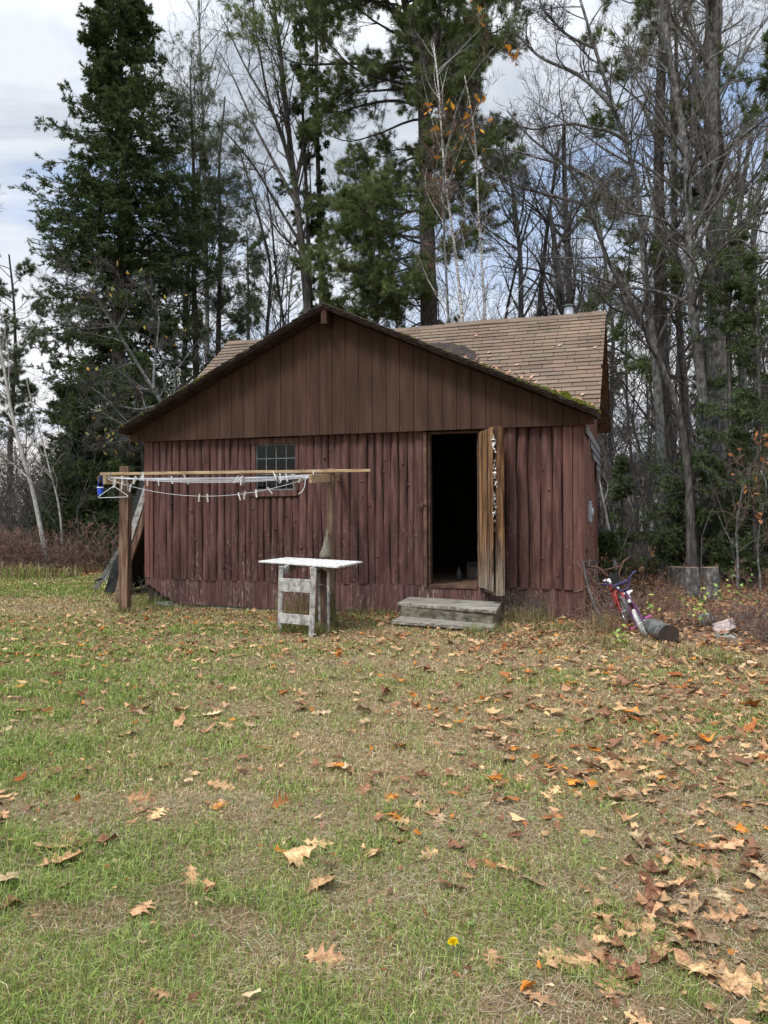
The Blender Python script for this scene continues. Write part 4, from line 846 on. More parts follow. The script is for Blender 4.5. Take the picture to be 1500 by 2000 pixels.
# ================================================================ TREES
def grow(S, D, L, K, wander, lift, g, droop=0.0):
    n = len(S); P = np.empty((n, K, 3)); P[:, 0] = S; d = nrm(D.copy()); st = (L/(K-1))[:, None]; acc = g.normal(size=(n, 3))*wander
    for k in range(1, K):
        acc = acc*.5+g.normal(size=(n, 3))*wander
        d = nrm(d+acc+np.array([0, 0, 1])*(lift*(k/K)+(-droop if k < K*.6 else droop*.6))); P[:, k] = P[:, k-1]+d*st
    return P
def spawn(P, Rd, L, n, tmin, tmax, amin, amax, lf, g, fall=.55, flat=None, rf=.55):
    m_, K, _ = P.shape; idx = np.repeat(np.arange(m_), n); t = g.uniform(tmin, tmax, len(idx)); x = t*(K-1); i = np.minimum(x.astype(int), K-2); f_ = (x-i)[:, None]
    S = P[idx, i]*(1-f_)+P[idx, i+1]*f_; T = nrm(P[idx, i+1]-P[idx, i]); r_ = Rd[idx, i]*(1-f_[:, 0])+Rd[idx, i+1]*f_[:, 0]
    rv = g.normal(size=(len(idx), 3))
    if flat is not None: rv[:, 2] *= flat
    Q = nrm(rv-(rv*T).sum(1, keepdims=True)*T); a = g.uniform(amin, amax, len(idx))[:, None]
    return S, T*np.cos(a)+Q*np.sin(a), L[idx]*lf*(1-fall*t)*g.uniform(.6, 1.25, len(idx)), np.maximum(r_*rf*g.uniform(.7, 1.0, len(idx)), .0015), t
def taper(r0, K, tip=.25): return r0[:, None]*np.linspace(1, tip, K)[None]
def trunk_path(px, Z0, g, Z1=None, K=26, wob=.0):
    px = np.array(px, float); Z1 = Z0 if Z1 is None else Z1; P = np.array([at(x, y, Z0+(Z1-Z0)*i/(len(px)-1)) for i, (x, y) in enumerate(px)])
    s = np.concatenate([[0], np.cumsum(np.linalg.norm(np.diff(P, axis=0), axis=1))]); q = np.linspace(0, s[-1], K); out = np.stack([np.interp(q, s, P[:, k]) for k in range(3)], 1)
    out2 = out.copy(); out2[1:-1] = (out[:-2]+2*out[1:-1]+out[2:])/4
    z = g.normal(size=4); u = np.linspace(0, 1, K); out2[:, 1] += .25*np.sin(u*5+z[0])*u+.1*np.sin(u*11+z[1])*u; out2[:, 0] += wob*np.sin(u*9+z[2])
    out2[0, 2] = min(out2[0, 2], float(gh(out2[0, 0], out2[0, 1])))-.15; return out2
def put_trunk(mb, P, r0, r1, n=14, flare=.35, g=None, rough_=.03):
    K = len(P); u = np.linspace(0, 1, K); rr = (r0+(r1-r0)*u**.9)*(1+flare*np.exp(-u*14)); v, q = tubes(P[None], rr[None], n)
    if g is not None: c = np.repeat(P, n, 0); v = c+(v-c)*(1+g.normal(0, rough_, (len(v), 1)))
    mb.add(v, q); return rr
def bare_tree(name, label, px, Z, w0, w1, seed, bark='bark_grey', twig='twig', n1=22, t0=.25, l1=.32, lf2=.45, n2=6, n3=5, n4=2, a1=(.5, 1.0), lift=.10, wand=.10, Z1=None, group=None, cat_='tree', limbs=(), leaves=None, forkn=3, thin=.0032, azim=None):
    g = np.random.default_rng(seed); P = trunk_path(px, Z, g, Z1); H = np.linalg.norm(P[-1]-P[0]); r0, r1 = w0/2/F*Z, w1/2/F*Z
    t = thing(name, label, cat_, (P[0][0], P[0][1], P[0][2]), group); org = P[0]
    tb = MB(); rr = put_trunk(tb, P, r0, r1, 12, g=g)
    PP, RR, LL = [P[None]], [rr[None]], [H]
    lists = []
    for (pp, wa, wb, zo) in limbs:          # limbs whose course the photograph shows
        Q = trunk_path(pp, Z, g, Z+zo, K=20); Q[0] = at(pp[0][0], pp[0][1], Z); ra, rb_ = wa/2/F*Z, wb/2/F*Z
        r_ = put_trunk(tb, Q, ra, rb_, 9, 0.0, g); lists.append((Q, r_, np.linalg.norm(Q[-1]-Q[0])))
    S, D, L, r_, tt = spawn(P[None], rr[None], np.array([H]), n1, t0, .98, a1[0], a1[1], l1, g, .45, flat=.5)
    P1 = grow(S, D, L, 9, wand, lift, g); R1 = taper(r_, 9, .18)
    v, q = tubes(P1, R1, 6); tb.add(v, q); tb.build('trunk', MT[bark], t, org, smooth=True)
    cb_ = MB(); levels = [(P1, R1, L)]
    for Q, r2, l2 in lists:
        s_ = max(6, int(n1*.45)); S, D, L_, r_, tt = spawn(Q[None], r2[None], np.array([l2]), s_, .15, .98, .5, 1.0, .36, g, .4, flat=.6); Pl = grow(S, D, L_, 9, wand, lift, g); Rl = taper(r_, 9, .18)
        v, q = tubes(Pl, Rl, 5); cb_.add(v, q); levels.append((Pl, Rl, L_))
    Pc = np.concatenate([a for a, b, c in levels]); Rc = np.concatenate([b for a, b, c in levels]); Lc = np.concatenate([c for a, b, c in levels])
    tips = []
    for (n_, lf, K, sd_) in ((n2, lf2, 7, 4), (n3, .5, 5, 3), (n4, .55, 4, 3)):
        if not n_: continue
        S, D, L, r_, tt = spawn(Pc, Rc, Lc, n_, .12, 1.0, .35, .85, lf, g, .35); L = np.clip(L, .12, None); Pc = grow(S, D, L, K, wand*1.1, lift*1.1, g); Rc = np.maximum(taper(r_, K, .35), thin); Lc = L
        v, q = tubes(Pc, Rc, sd_); cb_.add(v, q)
    cb_.build('crown', MT[twig], t, org)
    if leaves:
        frac, size, cols, sel = leaves; E = Pc[:, -1]; k = g.random(len(E)) < frac
        if sel is not None: k &= sel(E)
        E = E[k]; lf_ = MB(); leaf_quads(lf_, E, size, cols, g); lf_.build('leaves', MT['leafcol'], t, org, recalc=False)
    return t
def leaf_quads(mb, C, size, cols, g, flat=1.0):
    n = len(C)
    if n == 0: C = np.zeros((1, 3)); n = 1
    a = nrm(g.normal(size=(n, 3))*[1, 1, flat]); b = nrm(np.cross(a, g.normal(size=(n, 3)))); s_ = size*g.uniform(.6, 1.3, (n, 1))
    v = np.stack([C-a*s_, C+b*s_*.55, C+a*s_, C-b*s_*.55], 1).reshape(-1, 3); ci = g.integers(0, len(cols), n); c = np.array(cols)[ci]*g.uniform(.7, 1.3, (n, 1)); mb.add(v, np.arange(4*n).reshape(-1, 4), col=np.repeat(c, 4, 0))
def needles(mb, P, per, ln, wd, cols, g, spread=.7, lo=.05):   # needle sprays along a set of twigs
    n, K, _ = P.shape; idx = np.repeat(np.arange(n), per); t = g.uniform(lo, 1, len(idx)); x = t*(K-1); i = np.minimum(x.astype(int), K-2); f_ = (x-i)[:, None]
    S = P[idx, i]*(1-f_)+P[idx, i+1]*f_; T = nrm(P[idx, i+1]-P[idx, i]); d = nrm(T+g.normal(size=S.shape)*spread); L = ln*g.uniform(.6, 1.3, (len(idx), 1)); s_ = nrm(np.cross(d, g.normal(size=S.shape)))*wd*g.uniform(.7, 1.3, (len(idx), 1))
    v = np.stack([S-s_, S+s_, S+d*L], 1).reshape(-1, 3); tone = g.uniform(.55, 1.5, (n, 1))[idx]*g.uniform(.8, 1.2, (len(idx), 1)); ci = g.integers(0, len(cols), n)[idx]; c = np.array(cols)[ci]*tone
    mb.add(v, np.arange(3*len(idx)).reshape(-1, 3), col=np.repeat(c, 3, 0))
GREEN_S = [(.064, .092, .036), (.082, .108, .042), (.056, .080, .038)]; GREEN_P = [(.135, .170, .068), (.16, .19, .074), (.11, .14, .062)]; GREEN_F = [(.075, .105, .044), (.098, .128, .055)]; BROWN_N = (.10, .07, .04)
def spruce(name, label, px, Z, w0, w1, seed, prof, nb=240, twn=16, per=9, group=None, dens=1.0, cols=GREEN_S, ln=.10, wd=.022, droop=.10, cat_='tree', side=None, tmin=.0, twl=.34, bark='bark_dark', dead=0, gap=0.0):
    g = np.random.default_rng(seed); P = trunk_path(px, Z, g, K=30); H = P[-1][2]-P[0][2]; r0, r1 = w0/2/F*Z, w1/2/F*Z
    t = thing(name, label, cat_, P[0], group); org = P[0]; tb = MB(); rr = put_trunk(tb, P, r0, r1, 10, g=g); tb.build('trunk', MT[bark], t, org, smooth=True)
    u = tmin+(1-tmin)*np.sort(g.uniform(0, 1, nb))**.95; x = u*(len(P)-1); i = np.minimum(x.astype(int), len(P)-2); f_ = (x-i)[:, None]; S = P[i]*(1-f_)+P[i+1]*f_
    az = g.uniform(0, 2*math.pi, nb); rad = np.interp(u, [a for a, b in prof], [b for a, b in prof])
    lobes = .82+.22*np.sin(az*2+u*9+g.uniform(0, 6))+.14*np.sin(az*3-u*23)+g.normal(0, .10, nb)
    rad = rad*np.clip(lobes, .35, 1.3)
    if side is not None: rad = rad*side(az, u)
    if gap: rad = rad*np.where(g.random(nb) < gap, .25, 1)
    el = np.interp(u, [0, .5, 1], [-.15, .05, .7])+g.normal(0, .12, nb); D = np.stack([np.cos(az)*np.cos(el), np.sin(az)*np.cos(el), np.sin(el)], 1)
    Pb = grow(S, D, rad, 8, .05, .10, g, droop); Rb = taper(np.maximum(.006, rad*.011), 8, .25); bm = MB(); v, q = tubes(Pb, Rb, 4); bm.add(v, q)
    S, D, L, r_, tt = spawn(Pb, Rb, rad, twn, .18, 1.0, .5, .95, twl, g, .55, flat=.35); L = np.clip(L, .10, 1.2); D[:, 2] -= .12; P2 = grow(S, D, L, 5, .08, .04, g, .05)
    R2 = np.full((len(P2), 5), .0035); v, q = tubes(P2, R2, 3); bm.add(v, q)
    S, D, L3, r_, tt = spawn(P2, R2, L, 3, .2, 1.0, .5, .9, .5, g, .4, flat=.5); L3 = np.clip(L3, .08, .5); P3 = grow(S, D, L3, 3, .08, .0, g)
    if dead:
        ud = g.uniform(0, max(tmin, .3), dead); x = ud*(len(P)-1); i = np.minimum(x.astype(int), len(P)-2); S = P[i]; a = g.uniform(0, 6.28, dead); Pd = grow(S, np.stack([np.cos(a), np.sin(a), a*0-.1], 1), g.uniform(.4, 1.6, dead)*max(r for _, r in prof)*.5, 7, .12, 0, g, .05); v, q = tubes(Pd, taper(np.full(dead, .010), 7, .3), 4); bm.add(v, q)
        S, D, L, r_, tt = spawn(Pd, taper(np.full(dead, .010), 7, .3), np.full(dead, 1.2), 7, .2, 1, .5, 1.0, .4, g, .4, flat=.4); Pe = grow(S, D, L, 4, .15, 0, g); v, q = tubes(Pe, np.full((len(Pe), 4), .0035), 3); bm.add(v, q)
    bm.build('branches', MT['twig'], t, org)
    fo = MB(); needles(fo, P2, int(per*.9), ln, wd, cols, g); needles(fo, P3, per, ln, wd, cols, g); fo.build('foliage', MT['fol'], t, org, recalc=False); return t
def pine(name, label, px, Z, w0, w1, seed, limbs, group=None, cols=GREEN_P, tuft=.13, per=11, twn=9, wd=.011, n3=4, bark='bark_pine', dead=30, up=.10, extra_tr=(), twl=.34):
    # limbs: (height fraction, azimuth, length, elevation)
    g = np.random.default_rng(seed); P = trunk_path(px, Z, g, K=30); r0, r1 = w0/2/F*Z, w1/2/F*Z
    t = thing(name, label, 'tree', P[0], group); org = P[0]; tb = MB(); rr = put_trunk(tb, P, r0, r1, 14, g=g, rough_=.04)
    for pp, wa, wb, zo in extra_tr: put_trunk(tb, trunk_path(pp, Z, g, Z+zo, K=20), wa/2/F*Z, wb/2/F*Z, 10, 0, g)
    lim = np.array(limbs, float); n = len(lim); x = lim[:, 0]*(len(P)-1); i = np.minimum(x.astype(int), len(P)-2); f_ = (x-i)[:, None]; S = P[i]*(1-f_)+P[i+1]*f_
    D = np.stack([np.cos(lim[:, 1])*np.cos(lim[:, 3]), np.sin(lim[:, 1])*np.cos(lim[:, 3]), np.sin(lim[:, 3])], 1); Pb = grow(S, D, lim[:, 2], 12, .09, up, g, .03); Rb = taper(np.clip(lim[:, 2]*.011, .010, .06), 12, .12)
    v, q = tubes(Pb, Rb, 6); tb.add(v, q); tb.build('trunk', MT[bark], t, org, smooth=True)
    bm = MB(); S, D, L, r_, tt = spawn(Pb, Rb, lim[:, 2], twn, .25, 1.0, .45, 1.0, twl, g, .5, flat=.45); P2 = grow(S, D, L, 7, .10, .12, g); R2 = taper(np.maximum(r_, .006), 7, .3); v, q = tubes(P2, R2, 4); bm.add(v, q)
    S, D, L3, r_, tt = spawn(P2, R2, L, n3+2, .2, 1.0, .4, .9, .5, g, .4); L3 = np.clip(L3, .15, .7); P3 = grow(S, D, L3, 4, .10, .10, g); v, q = tubes(P3, np.full((len(P3), 4), .004), 3); bm.add(v, q)
    if dead:
        ud = g.uniform(.12, .6, dead); i = (ud*(len(P)-1)).astype(int); a = g.uniform(0, 6.28, dead); Pd = grow(P[i], np.stack([np.cos(a), np.sin(a), a*0+g.normal(0, .2, dead)], 1), g.uniform(.8, 2.6, dead), 8, .14, 0, g, .04); Rd_ = taper(np.full(dead, .016), 8, .25); v, q = tubes(Pd, Rd_, 4); bm.add(v, q)
        S, D, L, r_, tt = spawn(Pd, Rd_, np.full(dead, 1.8), 8, .2, 1, .5, 1.0, .35, g, .4); Pe = grow(S, D, L, 5, .15, 0, g); v, q = tubes(Pe, np.full((len(Pe), 5), .004), 3); bm.add(v, q)
    bm.build('branches', MT['twig'], t, org)
    fo = MB(); E = P3; S, D, L4, r_, tt = spawn(P3, np.full((len(P3), 4), .004), L3, n3, .3, 1.0, .3, .8, .6, g, .3); P4 = grow(S, D, np.clip(L4, .08, .35), 3, .08, .15, g)
    needles(fo, P4, per, tuft, wd, cols, g, .75, .3); needles(fo, P3, per, tuft, wd, cols, g, .75, .6); fo.build('foliage', MT['fol'], t, org, recalc=False); return t

# ---- the named trees, left to right
spruce('spruce_tree', 'tall dark spruce left of the shed, broad and ragged, reaching out of the picture', [(214, 1092), (222, 900), (232, 600), (240, 300), (232, 60), (228, -170)], 24, 34, 4, 101,
       [(a_, b_*.86) for a_, b_ in [(0, 1.6), (.04, 2.4), (.15, 2.9), (.32, 2.5), (.40, 2.9), (.47, 2.7), (.55, 3.0), (.62, 2.75), (.665, 2.75), (.70, 1.9), (.73, 1.6), (.80, 2.0), (.83, 1.35), (.88, 1.1), (.95, .6), (1, .15)]], nb=680, twn=20, per=17, ln=.095, wd=.012, dead=60, twl=.30, tmin=.01)
lg = np.random.default_rng(1)
pl_limbs = [(.50+.46*k/26, lg.uniform(0, 6.28), lg.uniform(1.2, 2.6)*(1.1-.5*k/26), lg.uniform(.2, .8)) for k in range(27)]*1
pl_limbs += [(.5+.46*lg.random(), lg.uniform(0, 6.28), lg.uniform(.8, 2.0), lg.uniform(.2, .8)) for k in range(22)]
pine('young_pine', 'sparse grey-green pine close behind the tall spruce, topping out at its right shoulder', [(384, 1085), (384, 800), (378, 560), (382, 330), (372, 130)], 27, 20, 3, 102, pl_limbs, dead=26, per=5, wd=.006, tuft=.13, n3=3, twl=.55, twn=10, cols=[(.14, .16, .10), (.16, .18, .105)])
pl_limbs = [(.42+.52*k/26, lg.uniform(0, 6.28), lg.uniform(1.0, 2.4)*(1.1-.5*k/26), lg.uniform(.1, .7)) for k in range(27)]
pl_limbs += [(.45+.5*lg.random(), lg.uniform(0, 6.28), lg.uniform(.8, 2.0), lg.uniform(.2, .8)) for k in range(22)]
pine('young_pine', 'thin forked pine between the tall spruce and the bare ash tree', [(424, 1085), (426, 700), (432, 500), (428, 320), (440, 190)], 29, 17, 3, 103, pl_limbs, dead=30, per=5, wd=.006, tuft=.13, n3=3, twl=.55, twn=10, cols=[(.14, .16, .10), (.16, .18, .105)])
bare_tree('bare_tree', 'slender bare tree with upswept twigs above the young pines', [(400, 1080), (405, 600), (400, 300), (392, 60), (390, 0)], 33, 12, 3, 104, n1=26, t0=.45, l1=.30, a1=(.2, .5), lift=.16)
bare_tree('bare_tree', 'bare tree whose limbs fan up and left like a vase behind the gable', [(606, 1085), (602, 620), (588, 470), (572, 330), (560, 220), (545, 60), (520, -60)], 25, 26, 4, 105, bark='bark_dark', n1=22, t0=.45, l1=.26, a1=(.25, .6), lift=.14, n3=4,
          limbs=[([(575, 350), (540, 230), (480, 130), (435, 40)], 9, 2, 1), ([(572, 330), (520, 180), (500, 60), (495, -20)], 8, 2, -1), ([(580, 400), (500, 250), (455, 150), (430, 110)], 8, 2, 2), ([(566, 260), (550, 140), (540, 60), (505, -60)], 7, 2, 1), ([(590, 480), (500, 330), (460, 280), (420, 240)], 7, 2, -2)])
nar = [(0, .5), (.3, .9), (.6, .8), (.8, .7), (1, .15)]
spruce('black_spruce', 'very narrow ragged spruce with a thin straight trunk just left of the ridge', [(612, 1085), (606, 560), (594, 260), (588, 120), (586, 40)], 26, 17, 3, 106, [(0, .25), (.42, .3), (.5, .7), (.62, .4), (.7, 1.1), (.76, .4), (.85, .8), (.92, .4), (1, .1)], nb=110, twn=10, per=12, dead=40, ln=.10, wd=.011, tmin=.25, gap=.3)
spruce('black_spruce', 'taller narrow spruce with foliage only near its top, directly over the ridge', [(634, 1085), (628, 560), (620, 260), (618, 60), (616, -90)], 27, 18, 5, 107, [(0, .2), (.5, .3), (.7, .4), (.86, .7), (.93, 1.2), (1, .3)], nb=90, twn=10, per=12, dead=60, ln=.10, wd=.011, tmin=.35)
pg = np.random.default_rng(77); wl = []
for k in range(104):
    h = .54+.45*(k/103)**.9; az = pg.uniform(0, 6.28); wide = np.interp(h, [.55, .62, .72, .85, .93, 1], [3.6, 4.7, 5.0, 4.4, 3.2, 1.0]); side_ = 1.0 if math.cos(az) < 0 else .74
    wl.append((h, az, wide*side_*pg.uniform(.65, 1.1), pg.uniform(.05, .55)+.3*max(0, h-.6)))
for h, az, l_ in ((.33, 3.4, 2.2), (.36, 2.6, 2.6), (.39, 3.9, 2.8), (.42, 2.9, 3.2), (.45, 3.4, 3.4), (.48, 2.5, 3.0), (.40, 4.6, 2.6), (.44, 5.6, 3.0), (.50, .2, 3.2), (.52, 3.2, 3.8), (.49, 4.2, 3.4), (.37, 3.1, 2.6), (.41, 3.3, 3.0), (.34, 2.8, 2.8), (.38, 3.6, 3.2), (.43, 3.0, 3.6), (.46, 2.7, 3.9), (.47, 3.7, 3.5), (.50, 3.0, 4.2), (.53, 2.8, 4.4), (.35, 4.1, 2.4), (.45, 5.0, 2.8), (.51, 5.9, 3.2)): wl.append((h, az, l_, .10))
pine('white_pine', 'huge white pine with a thick dark trunk rising behind the middle of the roof', [(846, 1090), (838, 640), (834, 480), (830, 320), (826, 160), (800, 40), (770, -120), (760, -260)], 23.5, 50, 8, 108, wl, per=18, twn=15, n3=5, dead=40, tuft=.14, wd=.0048)
bare_tree('birch_tree', 'slim white birch in front of the great pine, the left of two', [(912, 1100), (905, 640), (888, 480), (872, 380), (862, 290), (857, 200), (846, 90)], 19, 11, 2, 109, bark='bark_birch', twig='twig', n1=20, t0=.4, l1=.22, a1=(.3, .7), lift=.10)
bare_tree('birch_tree', 'thinner white birch right of the other birch, above the ridge line', [(955, 1100), (950, 640), (940, 500), (932, 380), (928, 280), (905, 160)], 20, 9, 2, 110, bark='bark_birch', twig='twig', n1=18, t0=.4, l1=.22, a1=(.3, .7), lift=.10)
bare_tree('oak_sapling', 'bare sapling still holding a spray of orange leaves high before the pine', [(868, 1100), (880, 700), (866, 420), (868, 300), (905, 170), (960, 110)], 18, 8, 2, 111, twig='twig_red', n1=18, t0=.5, l1=.18, a1=(.4, .9), lift=.06, n4=2, leaves=(.10, .085, [(.52, .22, .035), (.60, .30, .05)], lambda E: (E[:, 2] > 9.6)))
bare_tree('bare_tree', 'large grey bare tree leaning in a long curve to the upper left of the woods', [(1300, 1105), (1292, 900), (1285, 760), (1265, 560), (1258, 440), (1254, 360), (1232, 280), (1204, 208), (1160, 92), (1128, 0), (1110, -60)], 17.5, 22, 4, 112, bark='bark_grey', n1=24, t0=.40, l1=.28, a1=(.5, 1.05), lift=.07, n2=6, n3=5,
          limbs=[([(1205, 215), (1140, 150), (1060, 110), (985, 20), (960, -30)], 10, 2, 1), ([(1232, 280), (1190, 250), (1120, 240), (1040, 260), (960, 230)], 8, 2, -1), ([(1258, 430), (1200, 380), (1120, 320), (1020, 290), (940, 300)], 9, 2, 1.5), ([(1160, 92), (1100, 60), (1060, 20), (1030, -50)], 7, 2, 0)])
bare_tree('bare_tree', 'dark leaning tree arching from the woods down toward the right end of the roof', [(1352, 1112), (1347, 924), (1334, 842), (1311, 761), (1279, 696), (1246, 621), (1220, 572), (1180, 508), (1156, 420), (1132, 360), (1100, 320), (1040, 285), (990, 215)], 16, 18, 3, 113, bark='bark_dark', n1=24, t0=.35, l1=.26, a1=(.5, 1.1), lift=.08, n2=6, n3=5,
          limbs=[([(1150, 400), (1090, 380), (1020, 370), (940, 330)], 8, 2, 1), ([(1246, 621), (1200, 600), (1150, 560), (1090, 540)], 6, 2, -1)])
pl_limbs = [(.30+.66*k/40, lg.uniform(0, 6.28), lg.uniform(1.0, 2.6), lg.uniform(-.1, .6)) for k in range(41)]
pine('white_pine', 'dark straight-trunked pine standing in the thick of the right-hand woods', [(1312, 1108), (1304, 900), (1292, 620), (1292, 320), (1294, 100), (1294, -120)], 18.5, 32, 14, 114, pl_limbs, bark='bark_dark', dead=60, per=10, wd=.006, twn=7)
bare_tree('bare_tree', 'pale grey trunk bowed gently, right of the dark pine trunk', [(1396, 1108), (1383, 875), (1373, 745), (1360, 647), (1347, 566), (1344, 480), (1334, 320), (1308, 140), (1290, 0), (1280, -80)], 17, 24, 9, 115, bark='bark_grey', twig='twig_pale', n1=26, t0=.38, l1=.26, a1=(.4, .95), lift=.09, n2=6, n3=5,
          limbs=[([(1334, 330), (1290, 280), (1250, 200), (1160, 130)], 8, 2, 1), ([(1344, 470), (1300, 430), (1230, 420), (1150, 400)], 7, 2, -1)])
bare_tree('bare_tree', 'thickest pale grey tree on the right, straight, with mossy roots', [(1406, 1106), (1402, 900), (1401, 745), (1400, 582), (1398, 340), (1390, 160), (1386, 0), (1384, -120)], 18, 44, 22, 116, bark='bark_grey', twig='twig_pale', n1=28, t0=.42, l1=.28, a1=(.35, .9), lift=.12, n2=6, n3=5,
          limbs=[([(1394, 200), (1440, 130), (1480, 60), (1530, 0)], 9, 3, 1), ([(1390, 140), (1340, 60), (1300, -20)], 8, 3, -1), ([(1398, 330), (1450, 250), (1500, 180)], 7, 2, 1)])
bare_tree('bare_tree', 'stout leaning dark trunk just beyond the right corner of the shed', [(1244, 1064), (1225, 1021), (1207, 966), (1181, 907), (1160, 840), (1120, 700), (1090, 560), (1070, 420)], 24, 32, 8, 117, bark='bark_dark', n1=18, t0=.35, l1=.3)
bare_tree('sapling', 'thin pale leaning sapling right beside the shed corner', [(1203, 1112), (1193, 1050), (1185, 1000), (1175, 940), (1160, 900), (1150, 850)], 17, 6, 2, 118, bark='bark_pale', twig='twig_pale', n1=7, t0=.3, l1=.3, n3=3, n4=0)
for k, (pts, Z, w0, lab, bk_) in enumerate([
    ([(1250, 1070), (1240, 960), (1226, 800), (1222, 600), (1225, 450)], 26, 7, 'thin straight dark sapling trunk before the pale house window', 'bark_dark'),
    ([(1366, 1100), (1345, 850), (1330, 640), (1320, 420), (1315, 200), (1310, 0)], 20, 19, 'dark trunk close to the right of the straight-trunked pine', 'bark_dark'),
    ([(1345, 1080), (1335, 800), (1322, 560), (1312, 300), (1300, 60)], 24, 16, 'dark trunk half hidden behind the bowed pale trunk', 'bark_dark'),
    ([(1432, 1090), (1428, 860), (1422, 640), (1412, 400), (1408, 160), (1404, -60)], 22, 17, 'dark trunk immediately right of the thickest grey tree', 'bark_dark'),
    ([(1456, 1085), (1452, 850), (1446, 620), (1440, 420), (1470, 200)], 23, 21, 'grey trunk second from the right edge of the woods', 'bark_grey'),
    ([(1490, 1090), (1484, 860), (1476, 650), (1468, 450), (1490, 250)], 21, 20, 'grey trunk nearest the right edge of the picture', 'bark_grey'),
    ([(1016, 1080), (1018, 640), (1016, 500), (1000, 360), (960, 240)], 25, 18, 'bare tree behind the ridge with twin spreading limbs, left of the stove pipe', 'bark_grey'),
    ([(1055, 1080), (1052, 640), (1062, 520), (1075, 400), (1090, 280)], 27, 18, 'bare tree behind the ridge just left of the stove pipe', 'bark_dark'),
    ([(1118, 1080), (1116, 640), (1112, 480), (1105, 360), (1100, 250)], 26, 26, 'dark thick trunk directly behind the stove pipe', 'bark_dark'),
    ([(1190, 1080), (1195, 800), (1200, 650), (1180, 480), (1150, 330)], 30, 12, 'far thin bare tree seen past the right gable edge', 'bark_dark'),
    ([(500, 1080), (520, 640), (530, 520), (500, 400), (470, 300)], 30, 12, 'far bare tree seen above the left roof slope', 'bark_grey'),
    ([(735, 1080), (728, 640), (735, 520), (700, 420), (690, 300)], 32, 12, 'far bare tree in the gap left of the great pine', 'bark_grey'),
    ([(560, 1080), (556, 640), (540, 540), (530, 420), (515, 330)], 30, 9, 'far thin bare tree just left of the gable peak', 'bark_dark'),
    ([(965, 1080), (985, 640), (1000, 560), (1030, 430), (1060, 330)], 28, 10, 'far thin bare tree between the birches and the stove pipe', 'bark_dark'),
    ([(346, 1085), (352, 800), (360, 640), (352, 480), (340, 380)], 28, 12, 'bare tree right behind the left roof edge', 'bark_grey')]):
    bare_tree('bare_tree', lab, pts, Z, w0, max(2.5, w0*.3), 130+k, bark=bk_, n1=16+(w0 > 14)*8, t0=.32, l1=.28, a1=(.4, 1.0), lift=.10, n2=6, n3=5, n4=2)
fir = lambda lab, pts, Z, w0, prof, seed, nb=150, **k: spruce('fir_tree', lab, pts, Z, w0, 2, seed, prof, nb=int(nb*.6), **{**dict(cols=GREEN_F, ln=.06, wd=.007, twn=15, per=13, droop=.06), **k})
fir('dark fir at the right edge with boughs reaching into the picture', [(1540, 1120), (1536, 800), (1530, 500), (1524, 250), (1515, 60)], 15, 24, [(0, 1.9), (.2, 2.0), (.35, 1.7), (.55, 1.3), (.62, 1.7), (.75, 1.1), (.9, .7), (1, .1)], 151, nb=170, gap=.25)
fir('slender fir among the right-hand trunks with long low boughs', [(1420, 1115), (1424, 950), (1430, 760), (1428, 600), (1430, 470)], 16.5, 12, [(0, 1.0), (.2, 1.2), (.4, 1.0), (.7, .8), (1, .1)], 152, nb=120)
fir('slender fir at the far right with drooping green boughs', [(1478, 1120), (1476, 950), (1480, 780), (1474, 620), (1470, 500)], 15.5, 12, [(0, .8), (.3, 1.0), (.6, .7), (1, .1)], 153, nb=110)
fir('young fir low in the shade just beyond the shed corner', [(1215, 1110), (1214, 1040), (1212, 970), (1210, 900)], 18.5, 8, [(0, .7), (.4, .75), (1, .05)], 154, nb=80)
fir('small fir with flat boughs behind the mossy stump', [(1318, 1120), (1316, 1060), (1316, 1010), (1314, 960)], 17.5, 7, [(0, 1.2), (.3, 1.0), (.7, .6), (1, .05)], 155, nb=80)
fir('young fir spreading between the stump and the grey trunks', [(1366, 1118), (1362, 1040), (1352, 960), (1350, 900)], 16.5, 8, [(0, .8), (.3, 1.0), (.75, 1.15), (1, .1)], 156, nb=90)
fir('low green fir seedling against the right side of the shed', [(1180, 1125), (1180, 1085), (1180, 1050)], 16, 5, [(0, .55), (.5, .4), (1, .05)], 157, nb=50)
fir('fir by the mossy roots of the thickest grey tree', [(1448, 1120), (1448, 1040), (1450, 940), (1450, 850)], 16.8, 8, [(0, 1.0), (.4, .9), (1, .1)], 158, nb=90)
# left edge
pl_limbs = [(.35+.6*k/22, lg.uniform(0, 6.28), lg.uniform(1.2, 2.6), lg.uniform(.1, .7)) for k in range(23)]
pine('young_pine', 'grey-green pine at the left edge of the picture', [(18, 1075), (20, 860), (24, 700), (26, 560), (22, 500)], 30, 14, 3, 160, pl_limbs, dead=20, per=12, wd=.007, cols=[(.09, .12, .06), (.10, .12, .07)])
bare_tree('poplar_sapling', 'pale smooth young tree leaning left at the left edge of the lawn', [(92, 1096), (78, 1030), (64, 956), (48, 896), (27, 815), (13, 734), (1, 665), (-8, 560), (-10, 480)], 21, 9, 3.5, 161, bark='bark_pale', twig='twig_pale', n1=13, t0=.25, l1=.28, a1=(.5, 1.0), n3=4, n4=2, lift=.12)
bare_tree('sapling', 'thin bare sapling just right of the pale leaning one', [(124, 1098), (118, 1030), (111, 974), (92, 890), (72, 815), (60, 740)], 21.5, 5, 2, 162, bark='bark_pale', twig='twig', n1=10, t0=.3, l1=.28, n3=4, n4=0)
